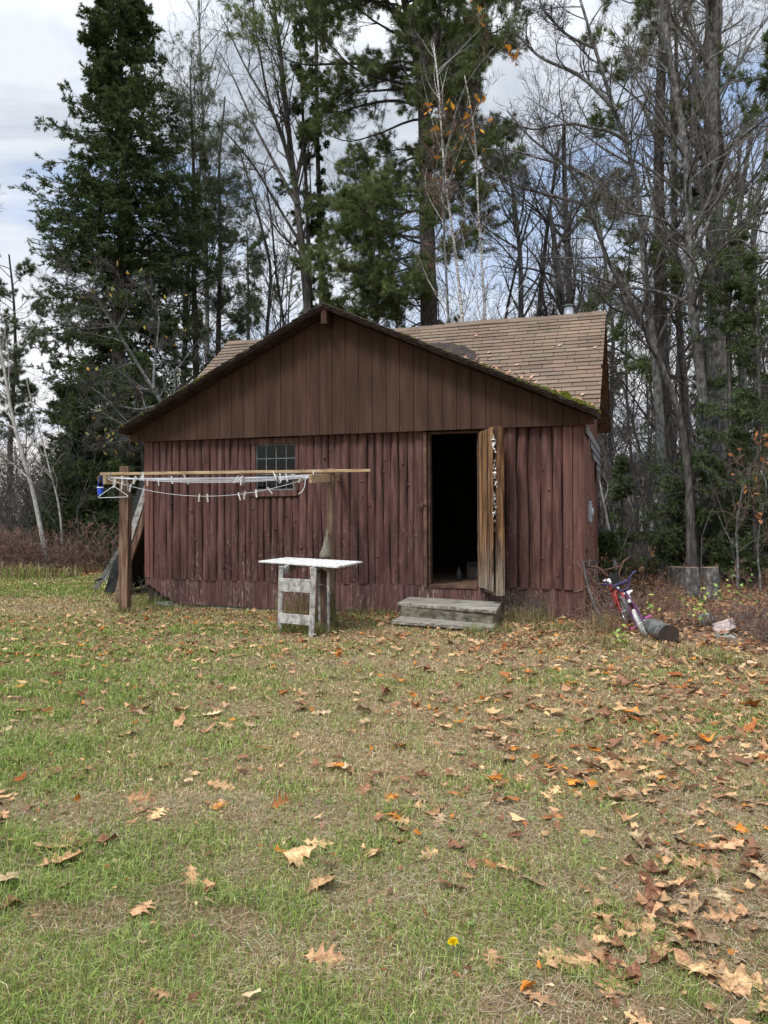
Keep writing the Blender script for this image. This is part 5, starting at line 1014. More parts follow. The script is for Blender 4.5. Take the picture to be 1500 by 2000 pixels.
bare_tree('cherry_tree', 'tangled small tree with a few yellow leaves behind the left roof edge', [(345, 1085), (335, 900), (318, 790), (285, 740), (245, 670), (205, 600), (170, 540)], 17, 14, 3, 163, bark='bark_grey', twig='twig', n1=30, t0=.25, l1=.30, a1=(.5, 1.2), lift=.03, n2=6, n3=5, n4=2, wand=.13, thin=.003, leaves=(.020, .055, [(.45, .34, .07), (.38, .36, .10), (.5, .28, .06)], lambda E: E[:, 0] > -6.6),
          limbs=[([(318, 790), (270, 800), (220, 790), (160, 740)], 6, 2, .5), ([(330, 860), (290, 850), (240, 860), (190, 870)], 5, 2, -.5), ([(300, 760), (300, 700), (310, 620), (290, 560)], 6, 2, .5)])
for k, (x, Z, h, lab) in enumerate(((165, 24, 850, 'dense low spruce under the tall spruce, to its left'), (275, 22, 700, 'dense low spruce filling the gap between the tall spruce and the shed'), (128, 29, 760, 'far dark spruce left of the tall spruce'))):
    pb_ = 1003+2280/Z; spruce('spruce_tree', lab, [(x, pb_), (x+4, (pb_+h)/2), (x+2, h)], Z, 12, 2, 170+k, [(0, 1.7), (.25, 1.6), (.5, 1.2), (.8, .7), (1, .1)], nb=170, twn=14, per=12, ln=.10, wd=.012, dead=20)
# ---- the wood beyond: a few trees grown once, then copied
far_src = []
G_B, G_P, G_S = 'bare trees standing farther back in the wood', 'grey-green pines farther back in the wood', 'dark spruces farther back in the wood'
def sp_(x, Z, h): b = 1003+2280/Z; return [(x, b), (x+6, b+(h-b)*.33), (x-4, b+(h-b)*.66), (x+3, h)]
b1 = bare_tree('bare_tree', '', sp_(750, 40, 420), 40, 9, 2, 201, n1=18, t0=.25, l1=.30, n2=6, n3=5, n4=0, thin=.007, group=G_B)
b2 = bare_tree('bare_tree', '', [(750, 1060), (744, 860), (760, 640), (740, 380)], 40, 10, 2, 202, bark='bark_dark', n1=20, t0=.25, l1=.30, n2=6, n3=5, n4=0, thin=.007, a1=(.25, .7), lift=.15, group=G_B)
b3 = bare_tree('bare_tree', '', [(750, 1060), (770, 840), (748, 560), (770, 400)], 40, 8, 2, 203, bark='bark_dark', n1=20, t0=.2, l1=.26, n2=6, n3=5, n4=0, thin=.007, a1=(.6, 1.1), lift=.10, group=G_B)
lm = [(.35+.62*k/26, lg.uniform(0, 6.28), lg.uniform(1.2, 3.0)*(1.15-.6*k/26), lg.uniform(.0, .6)) for k in range(27)]
p1 = pine('pine_tree', '', sp_(750, 40, 430), 40, 11, 3, 204, lm, dead=25, per=10, wd=.012, tuft=.17, twn=8, n3=3, group=G_P)
s1 = spruce('spruce_tree', '', sp_(750, 40, 560), 40, 10, 2, 205, [(0, 1.4), (.2, 1.8), (.5, 1.3), (.8, .7), (1, .1)], nb=170, twn=10, per=10, ln=.15, wd=.02, dead=20, group=G_S)
LB = {G_B: 'bare tree standing far back in the wood behind the shed', G_P: 'grey-green pine far back in the wood', G_S: 'dark spruce far back in the wood'}
g = np.random.default_rng(31); first = set(); placed = []
spots = []
for Z, n in ((30, 13), (36, 17), (44, 20), (54, 22), (66, 26)):
    for k in range(n):
        x = -60+1620*(k+g.uniform(.1, .9))/n; spots.append((x, Z*g.uniform(.93, 1.08)))
spots += [(g.uniform(-420, -60), g.uniform(26, 60)) for k in range(14)]+[(g.uniform(1560, 1950), g.uniform(20, 60)) for k in range(18)]
for x, Z in spots:
    r_ = g.random(); left = x < 330; right = x > 1180
    src = s1 if r_ < (.30 if left or right else .10) else (p1 if r_ < (.5 if left or right else .32) else [b1, b2, b3][g.integers(0, 3)])
    if 1215 < x < 1350 and Z < 50: src = [b1, b2, b3][g.integers(0, 3)]
    if 1215 < x < 1350 and 40 < Z < 50 and g.random() < .7: continue
    if x < 110 and src is s1: src = b2
    o = src if src.name not in first else copy_tree(src); first.add(src.name)
    p = at(x, 1003, Z); s_ = g.uniform(.55, 1.0)*(.85 if Z > 50 else 1)*(1.0 if not left else .62)*(.82 if src is s1 and not (left or right) else 1)
    if x < 110: s_ *= .8
    o.location = (p[0], p[1], float(gh(p[0], p[1]))-.1); o.rotation_euler = (g.normal(0, .03), g.normal(0, .03), g.uniform(0, 6.28)); o.scale = (s_*g.uniform(.85, 1.1), s_, s_*g.uniform(.9, 1.1))
    if right and Z > 33 and g.random() < .35:
        if o is src: first.discard(src.name)
        else:
            for ch in list(o.children): bpy.data.objects.remove(ch)
            bpy.data.objects.remove(o)
        continue
    for lim_, nm_ in ((60, 'at the left picture edge'), (200, 'left of the tall spruce'), (330, 'right of the tall spruce'), (450, 'over the low end of the left roof slope'), (560, 'over the left roof slope near the gable'), (640, 'behind the gable peak'), (760, 'between the gable peak and the huge pine'), (860, 'behind the trunk of the huge pine'), (960, 'behind the two birches'), (1080, 'left of the stove pipe'), (1190, 'right of the stove pipe'), (1290, 'above the pale house'), (1390, 'behind the bowed grey trunk'), (9999, 'at the right picture edge')):
        if x < lim_: break
    o['label'] = ('tall ' if s_ > .78 else 'low ')+{G_B: 'bare tree', G_P: 'grey-green pine', G_S: 'dark spruce'}[o['group']]+' '+nm_+', '+('near' if Z < 33 else ('middle' if Z < 48 else 'far'))+' row'
# ---- undergrowth nobody could count: thickets of stems and twigs, and ground cover
def thicket(name, label, mt, spots, hmin, hmax, seed, n2=5, n3=3, thin=.0035, lean_=.35, colmat=None):
    g = np.random.default_rng(seed); S = np.array(spots); n = len(S); S = np.column_stack([S, gh(S[:, 0], S[:, 1])-.03]); D = np.column_stack([g.normal(0, lean_, (n, 2)), np.ones(n)]); L = g.uniform(hmin, hmax, n)
    P = grow(S, D, L, 8, .13, .0, g); rr = taper(np.maximum(thin*1.6, L*.0045), 8, .3); m = MB(); v, q = tubes(P, rr, 4); m.add(v, q)
    S, D, L2, r_, tt = spawn(P, rr, L, n2, .2, 1, .4, 1.0, .42, g, .4); P2 = grow(S, D, L2, 6, .15, .04, g); R2 = np.maximum(taper(r_, 6, .4), thin); v, q = tubes(P2, R2, 3); m.add(v, q)
    if n3: S, D, L3, r_, tt = spawn(P2, R2, L2, n3, .2, 1, .4, .9, .5, g, .4); P3 = grow(S, D, L3, 4, .15, .04, g); v, q = tubes(P3, np.full((len(P3), 4), thin), 3); m.add(v, q)
    o = m.build(name, MT[mt], None, (0, 0, 0)); info(o, label, 'undergrowth', kind='stuff'); return P
def pxspots(n, x0, x1, Za, Zb, seed):
    g = np.random.default_rng(seed); Z = np.sqrt(g.uniform(Za*Za, Zb*Zb, n)); x = g.uniform(x0, x1, n); return np.column_stack([(x-750)/F*Z, Z])
thicket('bare_thicket', 'tangle of tall bare stems at the left edge of the wood', 'twig', pxspots(170, -60, 300, 21.5, 30, 1), 1.5, 5.5, 301, 8, 4, .005, .18)
thicket('brown_brush', 'reddish brown brush along the far left edge of the lawn', 'twig_red', pxspots(560, -60, 270, 19.6, 23.5, 2), .4, 1.4, 302, 6, 3, .005, .4)
thicket('bare_thicket', 'bare undergrowth behind the shed', 'twig', pxspots(160, 250, 1200, 20, 40, 3), 2.0, 7.0, 303, 8, 4, .006, .15)
thicket('bare_thicket', 'bare saplings and twigs filling the wood on the right', 'twig', pxspots(190, 1170, 1800, 15, 34, 4), 1.0, 5.5, 304, 8, 4, .004, .16)
def right_edge(n, seed, w_=4.5, ya=8.0, yb=14):
    g = np.random.default_rng(seed); out = []
    while len(out) < n:
        y = g.uniform(ya, yb); x = g.uniform(3.0, 8.5)
        e = lawn_edge(y)
        if x > e+.05+.25*g.random() and x < e+w_ and (x-3.15)**2+(y-9.7)**2 > .12 and not (abs(x-3.55) < .35 and 8.6 < y < 10.2) and not (-.08 < x/y-.437 < .035 and y < 9.55): out.append((x, y))
    return np.array(out)
def lawn_edge(y): return np.interp(y, [0, 7.4, 7.9, 8.6, 9.4, 10.2, 11, 12, 40], [9, 6.2, 4.3, 3.75, 3.35, 2.98, 2.95, 3.4, 6.0])
thicket('brown_brush', 'dry brown weed stems and brambles at the right edge of the lawn', 'twig_red', right_edge(620, 5, 2.6, 7.9, 10.2), .15, .58, 305, 5, 3, .0022, .75)
thicket('brown_brush', 'fine tan dead stems among the brambles on the right', 'twig_pale', right_edge(260, 6, 2.6, 8.0, 10.5), .15, .60, 306, 4, 2, .0018, .85)
thicket('brown_brush', 'low brown twigs over the forest floor on the right', 'twig_red', pxspots(340, 1180, 1800, 12.5, 20, 7), .2, .7, 307, 5, 3, .004, .5)
thicket('brown_brush', 'dry stems standing round the bicycles and the log', 'twig_red', np.array([q for q in pxspots(150, 1150, 1330, 9.7, 12.2, 17) if lawn_edge(q[1]) < q[0]]), .2, .62, 309, 5, 3, .0022, .45)
thicket('bare_thicket', 'fine haze of slender bare saplings in the right-hand wood', 'twig', pxspots(60, 1150, 1560, 24, 36, 18), 6, 13, 310, 16, 7, .0045, .10)
thicket('bare_thicket', 'fine haze of slender bare saplings behind the roof', 'twig', pxspots(46, 450, 1150, 27, 38, 19), 6, 12, 311, 16, 7, .0045, .10)
m = MB(); g = np.random.default_rng(41)      # mass of far branches closing the view near the horizon
far = pxspots(520, -150, 1650, 64, 95, 8); n = len(far); S = np.column_stack([far, gh(far[:, 0], far[:, 1])-.2]); P = grow(S, np.column_stack([g.normal(0, .08, (n, 2)), np.ones(n)]), g.uniform(2.5, 6.5, n), 7, .05, 0, g); rr = taper(g.uniform(.06, .18, n), 7, .2); v, q = tubes(P, rr, 4); m.add(v, q)
S, D, L, r_, tt = spawn(P, rr, np.full(n, 5.), 9, .1, 1, .5, 1.1, .3, g, .4); P2 = grow(S, D, L, 5, .12, .06, g); R2 = np.maximum(taper(r_, 5, .4), .018); v, q = tubes(P2, R2, 3); m.add(v, q)
S, D, L, r_, tt = spawn(P2, R2, L, 5, .2, 1, .5, 1.1, .5, g, .4); P3 = grow(S, D, L, 3, .12, .06, g); v, q = tubes(P3, np.full((len(P3), 3), .014), 3); m.add(v, q)
info(m.build('distant_woods', MT['twig']), 'hazy tangle of distant bare trees along the horizon', 'woods', kind='stuff')
m = MB(); far = pxspots(120, -150, 1650, 60, 90, 9); fo = MB()
for x, y in far:
    h = g.uniform(2.5, 6); n = 200; u = g.uniform(0, 1, n)**1.2; a = g.uniform(0, 6.28, n); r_ = (1-u)*h*.22*g.uniform(.5, 1, n); c = np.column_stack([x+r_*np.cos(a), y+r_*np.sin(a), -.8+u*h]); leaf_quads(fo, c, .30, [(.035, .055, .030), (.045, .065, .03)], g, .5)
info(fo.build('distant_conifers', MT['fol'], recalc=False), 'dark distant conifers low between the trunks', 'woods', kind='stuff')
# seedlings with pale green leaves on the right
def seedling(label, px, py, h, n, size, cols, seed, cat_='plant', stems=3, name='leafy_seedling'):
    g = np.random.default_rng(seed); p = gp(px, py); t = thing(name, label, cat_, p); D = np.column_stack([g.normal(0, .45, (stems, 2)), np.ones(stems)]); P = grow(np.repeat([[0, 0, 0.]], stems, 0), D, g.uniform(.7, 1.1, stems)*h, 7, .12, 0, g); m = MB(); R_ = taper(np.full(stems, .004), 7, .4); v, q = tubes(P, R_, 4); m.add(v, q)
    S, D, L, r_, tt = spawn(P, R_, np.full(stems, h), 6, .3, 1, .6, 1.2, .4, g, .3); P2 = grow(S, D, L, 4, .1, .05, g); v, q = tubes(P2, np.full((len(P2), 4), .002), 3); m.add(v, q); m.build('stem', MT['twig_red'], t)
    E = np.concatenate([P2[:, -1], P2[:, -2], P[:, -1]]); E = np.repeat(E, max(1, n//len(E)+1), 0)[:n]+g.normal(0, size*.8, (n, 3)); m = MB(); leaf_quads(m, E, size, cols, g, .5); m.build('leaves', MT['leafcol'], t, recalc=False)
YG = [(.30, .36, .09), (.22, .32, .09), (.40, .42, .12)]; GG = [(.12, .22, .07), (.16, .25, .08)]
for k, (x, y, h, n, sz, c, lab) in enumerate(((1345, 1225, .55, 46, .035, YG, 'yellow-green leafy seedling before the left grey round'), (1322, 1200, .35, 24, .03, YG, 'small yellow-leaved seedling right of the bicycles'), (1435, 1190, .5, 34, .035, YG, 'pale leafy seedling before the right-hand brush'),
        (1475, 1215, .55, 44, .035, GG, 'green leafy seedling at the right edge of the brush'), (1200, 1262, .25, 34, .028, YG, 'low yellow-green plant in front of the red bicycle'), (1395, 1195, .45, 22, .03, YG, 'thin seedling before the thicker lichened round'),
        (1240, 1215, .3, 14, .03, YG, 'few yellow leaves between the two bicycles'), (1420, 1150, .5, 20, .04, GG, 'green seedling behind the stone heap at the right'))):
    seedling(lab, x, y, h, n, sz, c, 400+k)
# oak saplings holding orange leaves in the right-hand wood
OR = [(.42, .17, .06), (.36, .16, .07), (.48, .24, .10)]
bare_tree('oak_sapling', 'oak sapling with hanging orange-pink leaves among the right-hand trunks', [(1440, 1125), (1443, 1040), (1450, 960), (1470, 880)], 14.5, 5, 1.5, 420, twig='twig_red', n1=12, t0=.15, l1=.5, n2=4, n3=3, n4=0, lift=0, leaves=(.16, .06, OR, None))
bare_tree('oak_sapling', 'smaller oak sapling with a few orange leaves at the right edge', [(1485, 1130), (1480, 1060), (1486, 980), (1480, 920)], 14, 4, 1.5, 421, twig='twig_red', n1=10, t0=.15, l1=.5, n2=4, n3=3, n4=0, lift=0, leaves=(.16, .06, OR, None))
# ================================================================ GROUND, GRASS, FALLEN LEAVES
def lawn(x, y):                     # 1 on the lawn, 0 in the wood
    x = np.asarray(x, float); y = np.asarray(y, float)
    n = .25*sn(x*2, y*2, 4, 14)
    right = np.clip((lawn_edge(y)+n*.5-x)/.35, 0, 1)
    back = np.clip((20.0+n*2+np.clip(-6-x, 0, 10)*.1-y)/1.2, 0, 1)
    shade = 1.0
    return right*back*shade
def under_shed(x, y):
    d0 = x-P0[0]; d1 = y-P0[1]; u = d0*UX[0]+d1*UX[1]; v = d0*VX[0]+d1*VX[1]
    return (u > -W-.0) & (u < .0) & (v > -.01) & (v < BV)
def dryness(x, y):                  # 0 lush .. 1 straw
    n = .5+.15*sn(x, y, 2, 9, 1)+.20*sn(x*3, y*3, 6, 14, 2)
    n += .22*np.exp(-((x-.3)/1.8)**2-((y-5.2)/2.6)**2)-.34*np.clip((-x-.3)/2.5, 0, 1)*np.clip((11-y)/4, 0, 1)+.12*np.clip((x-1)/2, 0, 1)-.10*np.exp(-((y-2.5)/.7)**2)
    d = (x-P0[0])*VX[0]+(y-P0[1])*VX[1]
    n += .30*np.exp(-((d+1.0)/.9)**2)
    return np.clip(n, 0, 1)
def axis(a, b, fine0, fine1, st, gr=1.22):
    c = list(np.arange(fine0, fine1+st/2, st)); s_ = st
    while c[-1] < b: s_ *= gr; c.append(c[-1]+s_)
    s_ = st
    while c[0] > a: s_ *= gr; c.insert(0, c[0]-s_)
    return np.array(c)
X = axis(-900, 900, -13, 8, .10); Y = axis(-60, 1500, 1.2, 22, .10); GX, GY = np.meshgrid(X, Y); nx, ny = len(X), len(Y)
LW = lawn(GX, GY); Zg = gh(GX, GY)+.012*sn(GX*4, GY*4, 6, 14, 3)*(1-LW)-.0; DR = dryness(GX, GY)
i = np.arange(ny-1)[:, None]*nx+np.arange(nx-1)[None]; q = np.stack([i, i+1, i+nx+1, i+nx], -1).reshape(-1, 4)
# soil colours, the lawn's darkened for shaded depth under the blades: thatch and dirt under the grass, leaf-brown forest floor
cg = np.stack([.10+.10*DR, .095+.05*DR, .042+.035*DR], -1); cf = np.array([.15, .098, .064])*(1+.25*sn(GX*5, GY*5, 4, 14, 5))[..., None]
cc = np.clip(cg*LW[..., None]+cf*(1-LW[..., None]), .01, .6)
def _soil(k):
    a = k['n'].new('ShaderNodeAttribute'); a.attribute_name = 'col'
    return k['mix'](1.0, a.outputs['Color'], k['ramp'](k['noise'](40, 6, .75), [(.3, (.45, .42, .38)), (.5, (.95, .92, .85)), (.7, (1.7, 1.6, 1.5))]), 'MULTIPLY')
MT['ground'] = material('soil_and_thatch', None, (1, 1, 1), 30, rough=.95, bump=.012, bscale=55, coord='Object', extra=lambda k: _soil(k))
gm = MB(); gm.add(np.stack([GX, GY, Zg], -1).reshape(-1, 3), q, col=cc.reshape(-1, 3))
info(gm.build('ground', MT['ground'], recalc=False, smooth=True), kind='structure')
def frustum(n, ya, yb, g, pw=1.0, mx=1.12, xr=None):
    y = (ya**2+(yb**2-ya**2)*g.random(n)**pw)**.5; x = g.uniform(-.5*mx, .5*mx, n)*y
    return x, y
def blades(mb, x, y, h, wd, col, g, lean_=.5, K=3):
    n = len(x); z = gh(x, y)-.004; a = g.uniform(0, 6.28, n); dirx, diry = np.cos(a), np.sin(a); b = a+1.57+g.normal(0, .3, n); l = lean_*g.uniform(.1, 1.4, n); h = h*g.uniform(.45, 1.3, n)
    base = np.stack([x, y, z], 1); s_ = np.stack([np.cos(b), np.sin(b), b*0], 1)*(wd*g.uniform(.6, 1.3, n))[:, None]
    mid = base+np.stack([dirx*l*h*.3, diry*l*h*.3, h*.6], 1); tip = base+np.stack([dirx*l*h, diry*l*h, h*np.clip(1-.35*l, .3, 1)], 1)
    v = np.stack([base-s_, base+s_, mid-s_*.8, mid+s_*.8, tip], 1).reshape(-1, 3); i = np.arange(n)*5
    mb.add(v, np.stack([i, i+1, i+3, i+2], 1), np.stack([i+2, i+3, i+4], 1), col=np.repeat(np.clip(col, .005, .8), 5, 0))
g = np.random.default_rng(50); m = MB()
LUSH = np.array([[.175, .25, .050], [.24, .315, .072], [.115, .185, .038], [.34, .385, .13]]); STRAW = np.array([[.54, .41, .215], [.40, .275, .145], [.66, .55, .33], [.26, .155, .09]])
TAWNY = np.array([[.34, .22, .125], [.26, .16, .09], [.42, .30, .17], [.20, .12, .075]])
n = 500000; y = (1.9**.5+(20.5**.5-1.9**.5)*g.random(n))**2; x = g.uniform(-.5, .5, n)*y*1.15+g.normal(0, .1, n); wide_ = g.random(n) < .2; x = np.where(wide_, np.sign(x)*(abs(x)*.5+.45*y+g.uniform(0, 2.2, n)), x)
k = (lawn(x, y) > g.random(n)*.9+.05) & ~under_shed(x, y); x, y = x[k], y[k]; n = len(x); d = dryness(x, y); st = g.random(n) < np.clip(d*.9-.04, .08, .9)
c = np.where(st[:, None], STRAW[g.integers(0, 4, n)], LUSH[g.integers(0, 4, n)])*g.uniform(.6, 1.2, (n, 1)); pb_ = sn(x*1.3, y*1.3, 4, 13, 21)+.5*sn(x*5, y*5, 5, 14, 22) > 1.15+.9*np.clip((4.6-y)/1.5, 0, 1)*np.clip((.6-x)/.8, 0, 1); c = np.where((pb_ & (g.random(n) < .7))[:, None], TAWNY[g.integers(0, 4, n)]*g.uniform(.7, 1.2, (n, 1)), c); tall = np.where(pb_, .6, 1.0)*np.where(st, .8, 1.0)*(1.2-.5*d)*(1+.25*sn(x*4, y*4, 4, 14, 9))
blades(m, x, y, .050*np.clip(tall, .4, 1.8), np.maximum(.0013, .00052*y), c, g, .95)
info(m.build('lawn_grass', MT['blade'], recalc=False), 'short mown autumn grass, green and straw mixed', 'grass', kind='stuff')
m = MB()                              # dead clippings and pine needles lying flat in the turf
for n, ya, yb, L0, wd in ((95000, 2.05, 4.2, .032, .0011), (60000, 4.0, 8.0, .035, .0016), (40000, 7.5, 13, .04, .0030)):
    x, y = frustum(n, ya, yb, g, 1, 1.2); k = (dryness(x, y)+.12 > g.random(n)*1.05) & ~under_shed(x, y) & (lawn(x, y) > .2); x, y = x[k], y[k]; n = len(x); a = g.uniform(0, 6.28, n); L = L0*g.uniform(.5, 1.6, n)
    c = np.stack([x, y, gh(x, y)+g.uniform(.004, .026, n)], 1); d = np.stack([np.cos(a)*L, np.sin(a)*L, g.normal(0, .006, n)], 1); s_ = np.stack([-np.sin(a), np.cos(a), a*0], 1)*wd
    v = np.stack([c-d-s_, c-d+s_, c+d], 1).reshape(-1, 3); cl_ = np.array([[.38, .30, .18], [.30, .19, .11], [.24, .15, .09], [.44, .38, .27]])[g.integers(0, 4, n)]*g.uniform(.7, 1.2, (n, 1)); m.add(v, np.arange(3*n).reshape(-1, 3), col=np.repeat(cl_, 3, 0))
info(m.build('dead_thatch', MT['blade'], recalc=False), 'dead clippings and fallen pine needles in the turf', 'thatch', kind='stuff')
# taller grass and weeds: against the walls, round the legs, along the edges
def tuft(label, px, py, rad, h, n, dry, seed, name='grass_tuft', cat_='grass tuft', wd=.003, lean_=.9, cols=None):
    g = np.random.default_rng(seed); p = gp(px, py) if not isinstance(px, np.ndarray) else px; a = g.uniform(0, 6.28, n); r_ = rad*g.random(n)**.5; x, y = p[0]+r_*np.cos(a), p[1]+r_*np.sin(a)*.6; st = g.random(n) < dry
    cl_ = np.where(st[:, None], STRAW[g.integers(0, 4, n)]*.6, LUSH[g.integers(0, 4, n)]*.7)*g.uniform(.7, 1.2, (n, 1))
    if cols is not None: cl_ = np.array(cols)[g.integers(0, len(cols), n)]*g.uniform(.7, 1.3, (n, 1))
    m = MB(); blades(m, x, y, h, wd, cl_, g, lean_); o = m.build(name, MT['blade'], None, (p[0], p[1], 0), recalc=False); o.location = (p[0], p[1], 0); return info(o, label, cat_)
tuft('tall grass tuft at the foot of the table leg nearest the viewer', 612, 1240, .22, .20, 300, .35, 1)
tuft('grass tuft around the left leg of the table', 556, 1238, .18, .17, 220, .3, 2)
tuft('dry tall grass standing under the table between its legs', 585, 1226, .30, .50, 420, .9, 3, wd=.002, lean_=.5)
tuft('tall green grass beside the dark end panel of the table', 640, 1225, .16, .42, 200, .5, 4, wd=.003, lean_=.6)
tuft('fresh green grass at the rotten left end of the skirting', 296, 1184, .55, .24, 520, .25, 5)
tuft('grass around the base of the left clothesline post', 240, 1198, .22, .13, 260, .4, 6)
tuft('low green grass between the left post and the shed', 325, 1192, .45, .12, 300, .35, 7)
tuft('green grass in front of the right end of the steps', 955, 1238, .35, .16, 320, .4, 8)
tuft('grass growing along the front of the lower tread', 850, 1222, .45, .11, 300, .4, 9)
tuft('dry grass and weeds against the wall right of the table', 730, 1200, .45, .16, 420, .7, 10)
tuft('brown-green weeds against the wall right of the steps', 1030, 1218, .38, .28, 420, .75, 11, 'weed_clump', 'weeds', .0022)
tuft('tuft of green grass before the right corner of the shed', 1085, 1232, .30, .13, 260, .4, 12)
tuft('long grass at the foot of the wire trellis', 1170, 1258, .35, .15, 300, .7, 13)
tuft('pale dead grass left of the red bicycle', 1180, 1240, .25, .34, 260, .95, 14, wd=.002)
tuft('long green grass below the purple bicycle', 1235, 1268, .35, .10, 220, .45, 15)
tuft('arching green and straw grass at the far left edge of the lawn', 80, 1128, 1.0, .34, 380, .55, 16, wd=.008)
tuft('dead straw grass at the back of the lawn left of the shed', 165, 1118, .9, .36, 300, .95, 17, wd=.008)
tuft('dead brown grass at the left edge of the picture behind the lawn', 10, 1125, .9, .38, 280, .95, 18, wd=.008)
tuft('bright green grass in front of the brambles on the right', 1425, 1300, .16, .13, 110, .35, 19)
tuft('dry grass at the corner where brambles meet the lawn', 1360, 1285, .4, .16, 300, .7, 20)
tuft('thin green weeds growing between the wall and the mossy log end', 400, 1186, .30, .10, 160, .5, 21)
def weed(label, px, py, h, n, seed, mt='twig', spread=.4, foliage=None):
    g = np.random.default_rng(seed); p = gp(px, py); t = thing('weed_clump', label, 'weeds', p); P = grow(g.normal(0, .06, (n, 3))*[1, .4, 0], np.column_stack([g.normal(0, spread, (n, 2)), np.ones(n)]), g.uniform(.5, 1.1, n)*h, 7, .12, 0, g); R_ = taper(np.full(n, .0026), 7, .4); m = MB(); v, q = tubes(P, R_, 3); m.add(v, q)
    S, D, L, r_, tt = spawn(P, R_, np.full(n, h), 7, .3, 1, .4, 1, .3, g, .3); P2 = grow(S, D, L, 4, .12, .05, g); v, q = tubes(P2, np.full((len(P2), 4), .0014), 3); m.add(v, q); m.build('stem', MT[mt], t)
    if foliage: m = MB(); E = np.concatenate([P2[:, -1], P2[:, -2]]); leaf_quads(m, E, .012, foliage, g); m.build('leaves', MT['leafcol'], t, recalc=False)
OL = [(.13, .12, .05), (.20, .16, .07), (.10, .11, .04)]
weed('dark wiry weed growing up the wall beneath the window', 560, 1190, 1.3, 5, 61, spread=.16)
weed('fine olive weed with seed heads on the skirting left of the table', 388, 1185, .42, 9, 62, foliage=OL)
weed('dry wiry weed against the skirting near the left of the table', 475, 1192, .45, 6, 63, spread=.5)
weed('bushy olive weed against the wall just right of the door', 1022, 1216, .55, 16, 64, foliage=OL)
weed('bushy olive weed against the wall near the right corner', 1062, 1218, .40, 12, 65, foliage=OL)
weed('dead stalks at the foot of the right corner of the shed', 1150, 1232, .6, 14, 66, 'twig_red', foliage=[(.2, .12, .07)])
weed('dead leafy stalks in the dark gap left of the shed', 270, 1180, .7, 16, 67, 'twig', foliage=[(.12, .11, .07)])
weed('dead stalks between trellis and red bicycle', 1192, 1236, .55, 12, 68, 'twig_red', foliage=[(.22, .14, .08)])
# clover and plantain
p = gp(884, 1872); t = thing('dandelion', 'single yellow dandelion in the near grass', 'dandelion', p); m = MB(); m.tube([(0, 0, 0), (.004, 0, .035), (.002, -.002, .055)], .0016, 6); m.build('stem', MT['leafcol'] if False else MT['net'], t)
m = MB(); g = np.random.default_rng(4); a = g.uniform(0, 6.28, 110); e = g.uniform(.1, 1.3, 110); d = np.stack([np.cos(a)*np.cos(e), np.sin(a)*np.cos(e), np.sin(e)], 1)*.020; s_ = nrm(np.cross(d, g.normal(size=d.shape)))*.0028; c = np.array([.002, -.002, .054]); m.add(np.stack([c+d*.1-s_, c+d*.1+s_, c+d+s_*.8, c+d-s_*.8], 1).reshape(-1, 3), np.arange(440).reshape(-1, 4), col=np.array([.80, .62, .02])); m.build('flower', MT['leafcol'], t, recalc=False)
m = MB()
for k in range(7):
    a = k*.9; L = .07; d = np.array([math.cos(a), math.sin(a), .25]); s_ = np.array([-math.sin(a), math.cos(a), 0]); m.add([s_*.003, -s_*.003, d*L*.6-s_*.010, d*L*1.0, d*L*.6+s_*.010], [[0, 1, 2, 3, 4]], col=(.07, .14, .035))
m.build('leaves', MT['leafcol'], t, recalc=False)
m = MB(); g = np.random.default_rng(71)
for k in range(150):
    x, y = frustum(1, 2.2, 8, g); x, y = x[0], y[0]
    if k < 14: pp = gp(905+g.normal(0, 60), 1590+g.normal(0, 60)); x, y = pp[0], pp[1]
    n = g.integers(4, 8); s0 = g.uniform(.008, .020)*(1 if k > 14 else 1.4); z = float(gh(x, y))+.012
    for j in range(n):
        a = g.uniform(0, 6.28); d = np.array([math.cos(a), math.sin(a), g.uniform(.2, .7)])*s0*1.6; q_ = np.array([-math.sin(a), math.cos(a), 0])*s0*.5; c = np.array([x, y, z])
        m.add([c, c+d*.5-q_, c+d, c+d*.5+q_], [[0, 1, 2, 3]], col=np.array([.16, .25, .07])*g.uniform(.6, 1.2))
info(m.build('broadleaf_weeds', MT['leafcol'], recalc=False), 'little broad-leaved weeds and clover in the turf', 'ground cover', kind='stuff')

